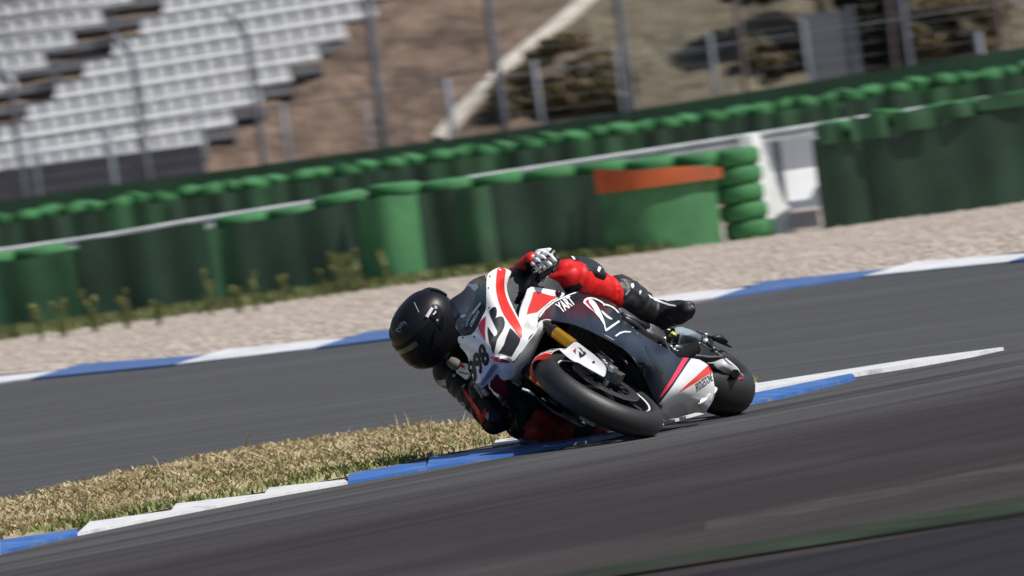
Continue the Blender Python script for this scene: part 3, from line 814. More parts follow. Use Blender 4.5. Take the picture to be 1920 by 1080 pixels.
# pale concrete gutter running up the slope
m_conc = mat('pale concrete', (0.46, 0.43, 0.38), 0.9, var=0.18, scale=1.5, bump=0.4, bscale=5)
pw = [(812, 262), (850, 212), (905, 160), (955, 108), (1010, 66), (1060, 25), (1100, -12), (1150, -55)]
V = []
for x, y in pw:
    wpx = 15 + (240 - y) * 0.015
    p = on_hill(x, y); q = on_hill(x + wpx * 1.5, y + 3)
    V += [tuple(p + np.array([0, -0.02, 0.10])), tuple(q + np.array([0, -0.02, 0.10])), tuple(p - np.array([0.02, 0, 0.4])), tuple(q + np.array([0.02, 0, -0.4]))]
Fc = []
for i in range(len(pw) - 1):
    a = 4 * i; b = a + 4
    Fc += [(a, a + 1, b + 1, b), (a + 2, a, b, b + 2), (a + 1, a + 3, b + 3, b + 1)]
o = mesh_obj('path', V, Fc, m_conc, None, False); tag(o, kind='structure')

# ------------------------------------------------------------------ grandstand
m_seat = mat('white plastic seat', (0.57, 0.58, 0.60), 0.5, var=0.08, scale=1.5, dirt=(0.4, 0.4, 0.4), dirt_scale=2, dirt_amt=0.3)
m_step = mat('grandstand concrete', (0.20, 0.20, 0.21), 0.9, var=0.25, scale=0.8)
m_riser = mat('stained concrete', (0.13, 0.10, 0.095), 0.9, var=0.35, scale=0.9)
m_base = mat('dark stand base', (0.06, 0.062, 0.08), 0.8, var=0.2, scale=1)
gs = empty('grandstand', (0, 230, 0)); tag(gs, 'open concrete grandstand with stepped rows of white plastic seats on the hillside', 'grandstand')
def seat_proto():
    g = Geo()
    w = 0.40
    # pan, curved backrest narrowing upwards
    R_ = np.array([[1, 0, 0], [0, cos(.62), -sin(.62)], [0, sin(.62), cos(.62)]])
    g.box((0, -0.14, 0.03), (0.432, 0.26, 0.035)); g.box((0, -0.31, -0.035), (0.438, 0.17, 0.03), R_); g.box((0, -0.375, -0.115), (0.432, 0.03, 0.10))
    V = []
    for k, (z, ww, y) in enumerate([(0.0, 0.36, 0.0), (0.12, 0.35, 0.03), (0.25, 0.32, 0.06), (0.31, 0.24, 0.07)]):
        V += [(-ww / 2, y, z), (ww / 2, y, z), (ww / 2, y + 0.03, z), (-ww / 2, y + 0.03, z)]
    Fq = []
    for k in range(3):
        for i in range(4): Fq.append((4 * k + i, 4 * k + (i + 1) % 4, 4 * k + 4 + (i + 1) % 4, 4 * k + 4 + i))
    Fq.append((12, 13, 14, 15))
    g.add(V, Fq)
    return g.build('seat', m_seat, gs)
sp = seat_proto(); first = [True]
ROWP, DEP = 40.5, 0.95
def row_band(r, px):          # pixel y of the seat pans of row r at pixel x
    return 265 - ROWP * r + 0.1545 * (385 + 53.5 * r - px)
for r in range(-1, 13):
    Y = 230 + DEP * r
    xr = 385 + 53.5 * r
    xl = 55 + 53.5 * (r - 3.36)
    spans = []
    if r >= 0: spans.append((max(xl, -40), min(xr, 800)))
    xr2 = 205 + 54 * (r - 8.2)
    if xr2 > 0: spans.append((-40, xr2))
    for (x0, x1) in spans:
        n = int((x1 - x0) / 31.0)
        for k in range(n):
            px = x1 - 15 - 31.0 * k + rng.normal(0, .5)
            if px < -30 or px > 760: continue
            py = row_band(r, px)
            if py < -30: continue
            p = at(px, py, Y)
            q = (p[0], Y - 230, p[2])
            if first[0]: sp.location = q; o = sp; first[0] = False
            else: o = link_copy(sp, gs, q)
            if rng.uniform() < 0.04: o.rotation_euler = (float(rng.uniform(-.05, .08)), 0, float(rng.uniform(-.08, .08)))
    # terrace step
    pc = at((max(xl, 0) + xr) / 2, row_band(r, (max(xl, 0) + xr) / 2), Y)
    zt = pc[2] - 0.17
    xe = at(xr + 4, row_band(r, xr), Y)[0]
    Geo().box(((-30 + xe) / 2, Y - 230 + 0.15, zt - 0.12), (xe + 30, DEP + 0.1, 0.24)).build('step', m_step, gs)
    Geo().box(((-30 + xe - 0.7) / 2, Y - 230 + 0.1, zt - 0.5), (xe - .7 + 30, DEP * 0.6, 0.5)).build('riser', m_riser, gs)
    if r >= 0:
        g = Geo(); g.box((xe - 0.35, Y - 230 - 0.1, zt - 0.42), (0.55, 0.3, 0.24)); g.build('void_shade', m_base, gs)  # dark box added as the shaded void under the row's end
    # thin pillar at the side aisle
    if r in (5, 7) :
        pa = at(xl - 35, row_band(r, xl - 35), Y)
        Geo().box((pa[0], Y - 230 - 0.5, pa[2] + 0.1), (0.16, 0.16, 0.9)).build('aisle_post', m_galv_d, gs)
pb = at(0, 345, 229); pb2 = at(378, 270, 229)
Geo().box(((-30 + pb2[0]) / 2, -1.2, pb2[2] - 0.75), (pb2[0] + 30, 0.3, 1.5)).build('base_wall', m_base, gs)

# ------------------------------------------------------------------ plants
m_bush = mat('bush leaves', (0.10, 0.098, 0.045), 0.8, var=0.35, scale=3, col2=(0.20, 0.165, 0.085))
m_bush2 = mat('brown scrub leaves', (0.165, 0.115, 0.07), 0.85, var=0.4, scale=3, col2=(0.26, 0.18, 0.09))
m_treel = mat('dark tree leaves', (0.012, 0.016, 0.012), 0.85, var=0.4, scale=2, col2=(0.03, 0.034, 0.022))
m_twig = mat('twig bark', (0.07, 0.05, 0.035), 0.9)
m_weed = mat('weed leaves', (0.10, 0.14, 0.04), 0.8, var=0.35, scale=6, col2=(0.19, 0.21, 0.075))
m_weedh = mat('weed seed heads', (0.21, 0.22, 0.075), 0.85, var=0.3, scale=6)
def leaf_cloud(name, clumps, n, size, m, parent, seed, m2=None):
    g = np.random.default_rng(seed)
    V, Fq, mi = [], [], []
    for (c, r) in clumps:
        k = int(n * (r[0] * r[2]) / sum(q[1][0] * q[1][2] for q in clumps))
        u = g.normal(0, 1, (k, 3)); u /= np.linalg.norm(u, axis=1)[:, None]
        P = np.array(c) + u * (g.uniform(0.25, 1, (k, 1)) ** 0.6) * np.array(r)
        a = g.normal(0, 1, (k, 3)); a /= np.linalg.norm(a, axis=1)[:, None]
        b = np.cross(a, g.normal(0, 1, (k, 3))); b /= np.linalg.norm(b, axis=1)[:, None]
        s = size * g.uniform(0.5, 1.5, (k, 1))
        for p, aa, bb_ in zip(P, a * s, b * s * 0.55):
            i = len(V); V += [p - aa, p + bb_, p + aa, p - bb_]; Fq.append((i, i + 1, i + 2, i + 3)); mi.append(0 if (m2 is None or g.uniform() < 0.6) else 1)
    return mesh_obj(name, V, Fq, m, parent, False, [m, m2] if m2 else None, mi if m2 else None)
def shrub(name, label, cat, base_px, w, h, n, m, seed, group=None, m2=None, size=0.09):
    p = on_hill(*base_px)
    t = empty(name, tuple(p)); tag(t, label, cat, group)
    g = np.random.default_rng(seed); br = Geo()
    cl = []
    for k in range(11):
        cx_ = g.uniform(-w * .46, w * .46)
        c = (cx_, g.uniform(-.5, .4), g.uniform(0.10, 0.84) * h * (1 - 0.75 * (2 * cx_ / w) ** 2) + .05)
        cl.append((c, (w * g.uniform(.10, .24), 0.45, h * g.uniform(.10, .26))))
        br.tube([(c[0] * .15, c[1] * .15, -0.15), (c[0] * .5, c[1] * .5, c[2] * .5), c], [0.035, 0.022, 0.006], 6)
    br.build('stem', m_twig, t, True)
    leaf_cloud('foliage', cl, n, size, m, t, seed + 1, m2)
    return t
shrub('bush', 'broad brown and green bush on the slope right of the pale path', 'bush', (1055, 205), 3.5, 2.5, 6400, m_bush, 11, 'bushes on the slope', m_bush2)
shrub('bush', 'small round green brown bush at the foot of the pale path beside a low post', 'bush', (985, 205), 1.2, 1.25, 1500, m_bush, 12, 'bushes on the slope', m_bush2)
shrub('bush', 'small olive bush on the dry slope left of the grey board', 'bush', (1428, 130), 1.1, 0.95, 1300, m_bush, 13, 'bushes on the slope', m_bush2)
shrub('bush', 'brown scrubby bush at the upper right corner behind the posts', 'bush', (1800, 100), 2.6, 2.2, 3400, m_bush2, 14, 'bushes on the slope', m_bush)
def tree(label, base_px, w, h, n, seed, lift=0.3):
    p = on_hill(*base_px); t = empty('tree', tuple(p)); tag(t, label, 'tree', 'dark trees on the slope')
    g = np.random.default_rng(seed); br = Geo(); cl = []
    br.tube([(0, 0, -0.3), (0.05, 0, h * .35), (0, 0, h * .7)], [0.14, 0.10, 0.05], 8)
    for k in range(9):
        c = (g.uniform(-w * .4, w * .4), g.uniform(-.7, .5), h * g.uniform(lift, 0.9))
        cl.append((c, (w * g.uniform(.17, .26), 0.7, h * g.uniform(.12, .2)))); br.tube([(0.02, 0, h * .3), (c[0] * .6, c[1] * .6, c[2] * .8), c], [0.05, 0.03, 0.01], 6)
    br.build('trunk', m_twig, t, True); leaf_cloud('crown', cl, n, 0.12, m_treel, t, seed + 3)
tree('dark leafy tree overhanging the grey board', (1545, 88), 4.6, 4.4, 7600, 31, 0.34)
tree('dense dark tree standing right of the grey board behind the pale post', (1680, 108), 3.2, 4.0, 8200, 32, 0.10)
shrub('bush', 'low black green bush at the left foot of the grey board', 'bush', (1490, 128), 0.9, 1.0, 1700, m_treel, 33, 'dark trees on the slope')
bd = empty('board', tuple(at(1560, 140, 214)[:2]) + (0,)); tag(bd, 'plain grey board in a steel frame standing behind the green wall', 'board')
for nm, x0, x1, y0, y1, m, th, Yo in [('panel', 1518, 1596, 22, 140, mat('slate board', (0.13, 0.135, 0.155), 0.7, var=0.1, scale=1.5), 0.08, 214), ('frame_post', 1597, 1608, 8, 140, m_galv_d, 0.12, 213.97), ('frame_post', 1508, 1517, 24, 140, m_galv_d, 0.12, 213.97)]:
    a, b = at(x0, 80, Yo), at(x1, 80, Yo); z1, z0 = at((x0 + x1) / 2, y0, Yo)[2], 0.0
    o = Geo().box(((a[0] + b[0]) / 2 - bd.location[0], Yo - bd.location[1], (z0 + z1) / 2), (b[0] - a[0], th, z1 - z0)).build(nm, m, bd)

# weeds along the foot of the front barrier
def weed(px, py, h, n, label, seed):
    p = gnd(px, py); p[1] = min(p[1], YF - 0.25); p[0] = ray(px, py)[0] * p[1] / ray(px, py)[1]
    t = empty('weed', (p[0], p[1], -0.012)); tag(t, label, 'plant', 'weeds along the tyre barrier')
    g = np.random.default_rng(seed); st = Geo(); cl = []; hd = []
    for k in range(n):
        a = g.uniform(0, 6.28); l = h * g.uniform(.55, 1.05); dx, dy = cos(a) * h * .10, sin(a) * h * .10
        st.tube([(dx * .2, dy * .2, -0.02), (dx, dy, l * .5), (dx * 1.3 - .06 * l, dy * 1.3, l)], [0.012, 0.009, 0.004], 5)
        for q in range(5):
            b2 = g.uniform(0, 6.28); z0 = l * g.uniform(.05, .6); ll = h * g.uniform(.16, .34); w = .016
            ex, ey = cos(b2) * ll * .45, sin(b2) * ll * .45; bx, by = dx * z0 / l, dy * z0 / l
            st.add([(bx - w, by, z0), (bx + w, by, z0), (bx + ex * .6 + w * .7, by + ey * .6, z0 + ll * .7), (bx + ex * .6 - w * .7, by + ey * .6, z0 + ll * .7), (bx + ex, by + ey, z0 + ll * .85)], [(0, 1, 2, 3), (3, 2, 4)])
        hd.append(((dx * 1.25 - .05 * l, dy * 1.25, l * .93), (0.022, 0.022, l * .12)))
    st.build('stem', m_weed, t, True); tag(leaf_cloud('seed_head', hd, 36 * n, 0.022, m_weedh, t, seed + 5), kind='stuff')
for i, (px, py, h, n, lab) in enumerate([(80, 638, .42, 4, 'sparse weed in front of the light green belt at the left edge'), (120, 632, .55, 3, 'upright weed at the right edge of the lowest light green belt'), (178, 624, .5, 3, 'thin weed where the light green belt ends'),
        (238, 618, .5, 3, 'tall thin dry weed on the dark belt left of the leafy green weed'), (300, 610, .3, 6, 'short leafy bright green weed at the foot of the dark belt'), (396, 592, .62, 2, 'tallest yellow green weed with a broad seed head'), (450, 586, .40, 4, 'bushy weed right of the tallest yellow weed'), (480, 582, .45, 3, 'slim weed beside the bushy weed'),
        (536, 566, .36, 3, 'thin upright weed under the second light green tyre top'), (610, 556, .38, 3, 'narrow weed left of the pair of leafy weeds'), (640, 552, .5, 6, 'leafy yellow green weed left of the bright green belt'), (655, 548, .42, 4, 'spreading weed at the left foot of the bright green belt'), (676, 546, .68, 2, 'tall weed with a yellow head before the bright green belt'), (730, 540, .5, 2, 'thin pale weed standing in front of the bright green belt')]):
    weed(px, py, h, n, lab, 200 + i)
n = 5200
xx = rng.uniform(-8.5, 2.0, n); yy = YF - 0.1 - np.abs(rng.normal(0, 0.9, n)) * np.clip((0.6 - xx) / 4.0, 0.12, 1.4) 
tag(blades('verge_grass', np.stack([xx, yy, np.full(n, -0.012)], 1), 0.14, 0.02, m_weed, 0.7, 9), 'patchy rough grass along the foot of the long tyre barrier', 'grass', kind='stuff')

# ------------------------------------------------------------------ motorcycle
m_fwhite = mat('white fairing paint', (0.74, 0.75, 0.77), 0.28, coat=0.6, dirt=(0.5, 0.5, 0.52), dirt_scale=14, dirt_amt=0.25)
m_fblack = mat('black fairing paint', (0.013, 0.018, 0.028), 0.24, spec=0.35, dirt=(0.03, 0.036, 0.046), dirt_scale=9, dirt_amt=0.4)
m_carbon = mat('dull black plastic', (0.010, 0.011, 0.013), 0.5, var=0.3, scale=60)
m_cockpit = mat('worn black liner', (0.014, 0.018, 0.024), 0.6, var=0.5, scale=45, dirt=(0.07, 0.08, 0.09), dirt_scale=40, dirt_amt=0.5)
m_fred = mat('red fairing paint', (0.72, 0.025, 0.012), 0.3, coat=0.5)
m_crim = mat('crimson paint', (0.42, 0.012, 0.045), 0.3, coat=0.4)
m_pink = mat('pink red paint', (0.70, 0.035, 0.075), 0.35, coat=0.3)
m_dblack = mat('black decal', (0.014, 0.017, 0.024), 0.55, spec=0.25)
m_dwhite = mat('white decal', (0.78, 0.79, 0.8), 0.4)
m_dgrey = mat('grey decal', (0.30, 0.31, 0.34), 0.5)
m_tyre = mat('slick tyre rubber', (0.014, 0.014, 0.016), 0.5, var=0.25, scale=6, bump=0.12, bscale=120, dirt=(0.026, 0.026, 0.026), dirt_scale=5, dirt_amt=0.5)
m_rim = mat('black rim', (0.012, 0.012, 0.014), 0.35, 0.3)
m_rimw = mat('white rim stripe', (0.75, 0.75, 0.77), 0.4)
m_alu = mat('brushed aluminium', (0.66, 0.67, 0.68), 0.38, 0.45, var=0.12, scale=40)
m_alud = mat('dark cast metal', (0.16, 0.165, 0.17), 0.42, 0.8, var=0.35, scale=50)
m_steel = mat('drilled steel disc', (0.30, 0.30, 0.31), 0.3, 0.95, var=0.2, scale=70)
m_gold = mat('gold fork tube', (0.85, 0.43, 0.045), 0.25, 0.75)
m_black = mat('matt black metal', (0.012, 0.012, 0.013), 0.45, 0.2)
m_hose = mat('rubber hose', (0.02, 0.02, 0.022), 0.4)
m_swing = mat('matt black swingarm', (0.008, 0.008, 0.009), 0.8, spec=0.1)
m_greyf = mat('blue grey tail paint', (0.26, 0.31, 0.36), 0.3, coat=0.5, var=0.08, scale=9)
m_bolt = mat('bright bolt head', (0.75, 0.75, 0.76), 0.25, 0.9)
m_screen = bpy.data.materials.new('smoked clear screen'); m_screen.use_nodes = True
b_ = m_screen.node_tree.nodes['Principled BSDF']
b_.inputs['Base Color'].default_value = (0.010, 0.013, 0.022, 1); b_.inputs['Roughness'].default_value = 0.06
b_.inputs['Alpha'].default_value = 0.82
m_skin = mat('tan rubber pad', (0.55, 0.26, 0.15), 0.6, var=0.15, scale=30)
m_yellow = mat('yellow green tape', (0.55, 0.62, 0.08), 0.5)

bike = empty('motorcycle', mat=MB)
tag(bike, 'white, black and red racing motorcycle numbered 998 leaning hard into the bend', 'motorcycle')
BVH = {}

def chaikin(P, n=1):
    P = np.asarray(P, float)
    for _ in range(n):
        Q = np.roll(P, -1, 0)
        P = np.stack([0.78 * P + 0.22 * Q, 0.22 * P + 0.78 * Q], 1).reshape(-1, P.shape[1])
    return P
def densify(P, step):
    out = []
    for i in range(len(P)):
        a, b = P[i], P[(i + 1) % len(P)]
        k = max(1, int(np.linalg.norm(b[:2] - a[:2]) / step))
        for j in range(k): out.append(a + (b - a) * j / k)
    return np.array(out)
def poly_mesh(poly, step):
    """triangulate a 2D polygon with inner points"""
    lo_, hi_ = poly.min(0), poly.max(0)
    gx = np.arange(lo_[0] + step / 2, hi_[0], step); gy = np.arange(lo_[1] + step / 2, hi_[1], step * .87)
    G = np.array([(x + (step / 2 if j % 2 else 0), y) for j, y in enumerate(gy) for x in gx]) if len(gx) and len(gy) else np.zeros((0, 2))
    if len(G):
        G = G[in_poly(G, [tuple(p) for p in poly])]
        if len(G):
            d = np.min(np.linalg.norm(G[:, None] - poly[None], axis=2), 1); G = G[d > step * .55]
    P = np.concatenate([poly, G]) if len(G) else poly
    n = len(poly)
    r = delaunay_2d_cdt([Vector(p) for p in P], [(i, (i + 1) % n) for i in range(n)], [list(range(n))], 1, 1e-4)
    return np.array([tuple(v) for v in r[0]]), [tuple(f) for f in r[2]]
def tps(ctrl, val, lam=1e-3):
    X = ctrl / 100.0; n = len(X)
    d = np.linalg.norm(X[:, None] - X[None], axis=2)
    K = np.where(d > 0, d * d * np.log(d + 1e-12), 0) + lam * np.eye(n)
    Pm = np.concatenate([np.ones((n, 1)), X], 1)
    A = np.zeros((n + 3, n + 3)); A[:n, :n] = K; A[:n, n:] = Pm; A[n:, :n] = Pm.T
    s = np.linalg.lstsq(A, np.concatenate([val, np.zeros(3)]), rcond=None)[0]
    def f(Q):
        Y = Q / 100.0; dd = np.linalg.norm(Y[:, None] - X[None], axis=2)
        Kq = np.where(dd > 0, dd * dd * np.log(dd + 1e-12), 0)
        return Kq @ s[:n] + np.concatenate([np.ones((len(Y), 1)), Y], 1) @ s[n:]
    return f
def xof(q):
    return B(q[0], q[1], q[2], q[3])[0] if len(q) == 4 else q[2]
def shell(name, V, Fc, m, parent, thick, smooth=True, edge=40):
    """give an open surface a thickness away from the viewer's side of it"""
    V = np.asarray(V, float)
    nrm = np.zeros_like(V); F2 = []
    for f in Fc:
        a, b, c = V[f[0]], V[f[1]], V[f[2]]
        n = np.cross(b - a, c - a)
        if n @ (CL - a) < 0: f = tuple(reversed(f)); n = -n
        F2.append(tuple(f))
        for i in f: nrm[i] += n
    ln = np.linalg.norm(nrm, axis=1); ln[ln < 1e-12] = 1; nrm /= ln[:, None]
    W = V - nrm * thick; n0 = len(V)
    cnt = {}
    for f in F2:
        for i in range(len(f)):
            e = (f[i], f[(i + 1) % len(f)]); cnt[e] = 1
    allF = list(F2) + [tuple(reversed([i + n0 for i in f])) for f in F2]
    for (a, b) in cnt:
        if (b, a) not in cnt: allF.append((b, a, a + n0, b + n0))
    o = mesh_obj(name, np.concatenate([V, W]), allF, m, parent, smooth)
    auto_smooth(o, edge)
    return o, V, F2
def panel(name, outline, m, parent, inner=(), step=6.0, thick=0.005, cut=1, lam=1e-3, key=None, edge=40):
    ctrl = list(outline) + list(inner)
    f = tps(np.array([q[:2] for q in ctrl], float), np.array([xof(q) for q in ctrl]), lam)
    P = densify(chaikin(np.array([q[:2] for q in outline], float), cut), step)
    P2, Fc = poly_mesh(P, step)
    xs_ = f(P2)
    V = np.array([B(p[0], p[1], x) for p, x in zip(P2, xs_)])
    o, V, F2 = shell(name, V, Fc, m, parent, thick, edge=edge)
    if key: BVH[key] = BVHTree.FromPolygons([Vector(v) for v in V], F2)
    return o
def cast(px, py, keys, default=None):
    d = Vector(RB.T @ ray(px, py)).normalized(); o_ = Vector(CL); best = None
    for k in keys:
        h = BVH[k].ray_cast(o_, d)
        if h[0] is not None and (best is None or h[3] < best[3]): best = h
    return best
def on_surface(P2, Fc, keys, off):
    V = []; ok = []
    hits = [cast(p[0], p[1], keys) for p in P2]
    good = [i for i, h in enumerate(hits) if h]
    if not good: return None
    for i, h in enumerate(hits):
        if h is None:
            j = min(good, key=lambda k: (P2[k][0] - P2[i][0]) ** 2 + (P2[k][1] - P2[i][1]) ** 2); h2 = hits[j]
            V.append(B(P2[i][0], P2[i][1], h2[0].x + h2[1].x * off))
        else:
            n = h[1]
            if n.dot(Vector(CL) - h[0]) < 0: n = -n
            V.append(np.array(h[0] + n * off))
    return V
def decal(name, poly, m, keys, parent, step=5.0, off=0.0016, cut=0):
    P = np.array(poly, float)
    if cut: P = chaikin(P, cut)
    P2, Fc = poly_mesh(densify(P, step), step)
    V = on_surface(P2, Fc, keys, off)
    if V is None: return None
    F2 = []
    for f in Fc:
        a, b, c = (np.array(V[i]) for i in f[:3])
        F2.append(f if np.cross(b - a, c - a) @ (CL - a) > 0 else tuple(reversed(f)))
    return mesh_obj(name, V, F2, m, parent, True)
def lettering(name, text, org, uvec, vvec, m, keys, parent, off=0.002, bold=0.0, shear=0.0, xs=1.0):
    """flat print: the text's box is mapped on to the pixel parallelogram org + s*uvec + t*vvec and laid on the surface"""
    cu = bpy.data.curves.new('t', 'FONT'); cu.body = text; cu.offset = bold; cu.shear = shear; cu.resolution_u = 3
    to = bpy.data.objects.new('t', cu); COL.objects.link(to)
    dg = bpy.context.evaluated_depsgraph_get(); me = bpy.data.meshes.new_from_object(to.evaluated_get(dg))
    P = np.array([v.co[:2] for v in me.vertices]); Fc = [tuple(p.vertices) for p in me.polygons]
    bpy.data.objects.remove(to); bpy.data.curves.remove(cu)
    lo_, hi_ = P.min(0), P.max(0); S = (P - lo_) / (hi_ - lo_)
    Q = np.array(org)[None] + S[:, :1] * np.array(uvec)[None] + S[:, 1:] * np.array(vvec)[None]
    V = on_surface(Q, Fc, keys, off)
    F2 = []
    for f in Fc:
        a, b, c = (np.array(V[i]) for i in f[:3])
        F2.append(f if np.cross(b - a, c - a) @ (CL - a) > 0 else tuple(reversed(f)))
    return mesh_obj(name, V, F2, m, parent)
def disc_px(x, y, r, n=8): return [(x + r * cos(2 * pi * k / n), y + r * sin(2 * pi * k / n)) for k in range(n)]

# --- wheels
def wheel(center, prof, rimR, rimW, nsp, steer=0.0, disc=0.155):
    hub = Geo()
    c = (0, 0, 0)
    hub.lathe([(-0.055, 0.016), (-0.05, 0.036), (0.05, 0.036), (0.055, 0.016)], 20)
    hub.lathe([(-rimW, rimR), (-rimW * .96, rimR - .014), (-rimW * .55, rimR - .03), (0, rimR - .038), (rimW * .55, rimR - .03), (rimW * .96, rimR - .014), (rimW, rimR)], 48)
    for k in range(nsp):
        a = 2 * pi * k / nsp + .3
        for s in (-1, 1):
            p = np.array([cos(a), 0, sin(a)]); t = np.array([-sin(a), 0, cos(a)])
            hub.tube([p * .03 + np.array([0, s * .03, 0]), p * .11 + t * .012 * s + np.array([0, s * .026, 0]), p * (rimR - .025) + t * .03 * s + np.array([0, s * .012, 0])], [.016, .011, .012], 8)
    o = hub.build('wheel', m_rim, bike, True); auto_smooth(o, 40)
    o.location = center; o.rotation_euler = (0, 0, steer)
    ty = Geo().lathe(prof, 72).build('tyre', m_tyre, o, True)
    st = Geo().lathe([(rimW * .985, rimR - .009), (rimW + .0015, rimR - .004), (rimW + .003, rimR + .004), (rimW * .9, rimR + .005)], 72).build('rim_stripe', m_rimw, o, True)
    st = Geo().lathe([(-rimW * .985, rimR - .009), (-rimW - .0015, rimR - .004), (-rimW - .003, rimR + .004), (-rimW * .9, rimR + .005)], 72).build('rim_stripe', m_rimw, o, True)
    return o
FC = (WB + 0.005, 0.0, 0.30)
RC = (-0.07, 0.0, 0.357)
fp = [(-.040, .214), (-.052, .222), (-.0595, .236), (-.0595, .252), (-.052, .270), (-.038, .285), (-.020, .296), (0, .300), (.020, .296), (.038, .285), (.052, .270), (.0595, .252), (.0595, .236), (.052, .222), (.040, .214)]
rp_ = [(-.075, .214), (-.088, .222), (-.099, .240), (-.099, .262), (-.087, .284), (-.066, .303), (-.035, .318), (0, .323), (.035, .318), (.066, .303), (.087, .284), (.099, .262), (.099, .240), (.088, .222), (.075, .214)]
fw = wheel(FC, fp, 0.222, 0.047, 5, steer=radians(-1.0))
rw = wheel(RC, rp_, 0.222, 0.082, 5)
# discs are sub-parts of the front wheel
for s in (-1, 1):
    d = Geo().lathe([(s * .066 - .0025, .112), (s * .066 - .0025, .158), (s * .066 + .0025, .158), (s * .066 + .0025, .112)], 48, closed=True)
    for k in range(10):
        a = 2 * pi * k / 10
        d.box((cos(a) * .098, s * .064, sin(a) * .098), (.045, .006, .010), np.array([[cos(a), 0, -sin(a)], [0, 1, 0], [sin(a), 0, cos(a)]]))
    auto_smooth(d.build('brake_disc', m_steel, fw))
# --- fork
rake = np.array([-0.41, 0, 0.912]); rake /= np.linalg.norm(rake)
ax = np.array([FC[0] - 0.0, 0, FC[2]]) + np.array([-.025, 0, .0])
def fpt(y, s, dx=0.0): return np.array([ax[0] + dx, y, ax[2]]) + rake * s
for s in (1, -1):
    fk = Geo(); y = .104 * s
    fk.tube([fpt(y, .25), fpt(y, .375)], .0275, 16)
    o = auto_smooth(fk.build('fork_tube', m_gold, bike))
    lw = Geo(); lw.tube([fpt(y, -.02), fpt(y, .10), fpt(y, .28)], [.026, .021, .021], 14)
    lw.box(fpt(y, -.01), (.07, .045, .075)); o = lw.build('fork_leg', m_alud, bike)
    cl = Geo(); cl.tube([fpt(y, .37), fpt(y, .395)], [.0295, .0295], 14); cl.tube([fpt(y, .39), fpt(y, .47)], .022, 12); cl.build('fork_clamp', m_black, bike)
    cal = Geo()
    cc = fpt(.083 * s, .0, 0) + np.array([-.125, .012 * s, .09])
    Rr = np.array([[.62, 0, -.78], [0, 1, 0], [.78, 0, .62]])
    cal.box(cc, (.060, .052, .125), Rr, taper=.85); cal.box(cc + np.array([.01, .024 * s, .004]), (.042, .012, .085), Rr)
    for k in (-1, 1): cal.tube([cc + Rr @ np.array([0.0, .022 * s, .034 * k]), cc + Rr @ np.array([0.0, .036 * s, .034 * k])], .013, 10)
    o = bevel_obj(cal.build('brake_caliper', m_alud, bike), .003, 1)
axle = Geo().tube([(FC[0], -.135, FC[2]), (FC[0], .135, FC[2])], .013, 12); axle.tube([(FC[0], .118, FC[2]), (FC[0], .142, FC[2])], .021, 6); axle.build('axle', m_bolt, bike)
yoke = Geo().box(fpt(0, .46), (.06, .24, .035)); bevel_obj(yoke.build('fork_yoke', m_black, bike), .006, 1)
for pts in ([(1148, 628, 1.14), (1152, 648, 1.16), (1163, 668, 1.2), (1176, 682, 1.26)], [(1110, 622, 1.18), (1114, 642, 1.2), (1122, 656, 1.24), (1140, 672, 1.3), (1150, 680, 1.32)]):
    Geo().tube([B(*q) for q in pts], .005, 8).build('brake_hose', m_hose, bike, True)
# --- front mudguard: shell over the tyre
def guard(a0, a1, R, yw_, n=22):
    V, Fc = [], []
    ny_ = 9
    for i in range(n + 1):
        a = a0 + (a1 - a0) * i / n
        wv = yw_ * (0.55 + 0.45 * sin(pi * i / n) ** .5)
        for j in range(ny_):
            t = -1 + 2 * j / (ny_ - 1)
            r = R - .055 * t * t * (abs(t) ** .5)
            V.append((FC[0] + r * cos(a), wv * t, FC[2] + r * sin(a)))
    for i in range(n):
        for j in range(ny_ - 1):
            q = i * ny_ + j; Fc.append((q, q + 1, q + ny_ + 1, q + ny_))
    return V, Fc
V, Fc = guard(radians(70), radians(150), .316, .080)
mg, V_, F_ = shell('front_mudguard', V, Fc, m_fwhite, bike, .003)
V, Fc = guard(radians(66.5), radians(71), .3185, .081, 4)
shell('mudguard_edge', V, Fc, m_fred, mg, .002)
fcov = panel('fork_cover', [(1046, 652, .112, 'y'), (1058, 657, .115, 'y'), (1066, 650, .122, 'y'), (1078, 640, .126, 'y'), (1085, 643, .130, 'y'), (1098, 653, .132, 'y'), (1118, 668, .132, 'y'), (1137, 688, .130, 'y'),
    (1136, 700, .128, 'y'), (1133, 707, .126, 'y'), (1124, 702, .124, 'y'), (1100, 689, .122, 'y'), (1084, 679, .118, 'y'), (1077, 678, .115, 'y'), (1066, 671, .11, 'y'), (1056, 662, .105, 'y')], m_fwhite, bike,
    [(1095, 667, .140, 'y'), (1115, 683, .140, 'y')], 5, .003, key='fork')
fcov['label'] = 'white fork cover with a small red and black emblem'
decal('emblem', [(1074, 658), (1080, 653), (1079.5, 664)], m_crim, ['fork'], fcov, 3)
decal('emblem', [(1084, 651), (1090, 654), (1093, 659), (1097, 660), (1099.5, 664), (1094, 669), (1087, 672), (1085.5, 664), (1085.5, 659), (1092, 665), (1094, 663), (1089, 657)], m_dblack, ['fork'], fcov, 3)
decal('screw', disc_px(1113, 679.5, 2.6), m_dblack, ['fork'], fcov, 3)

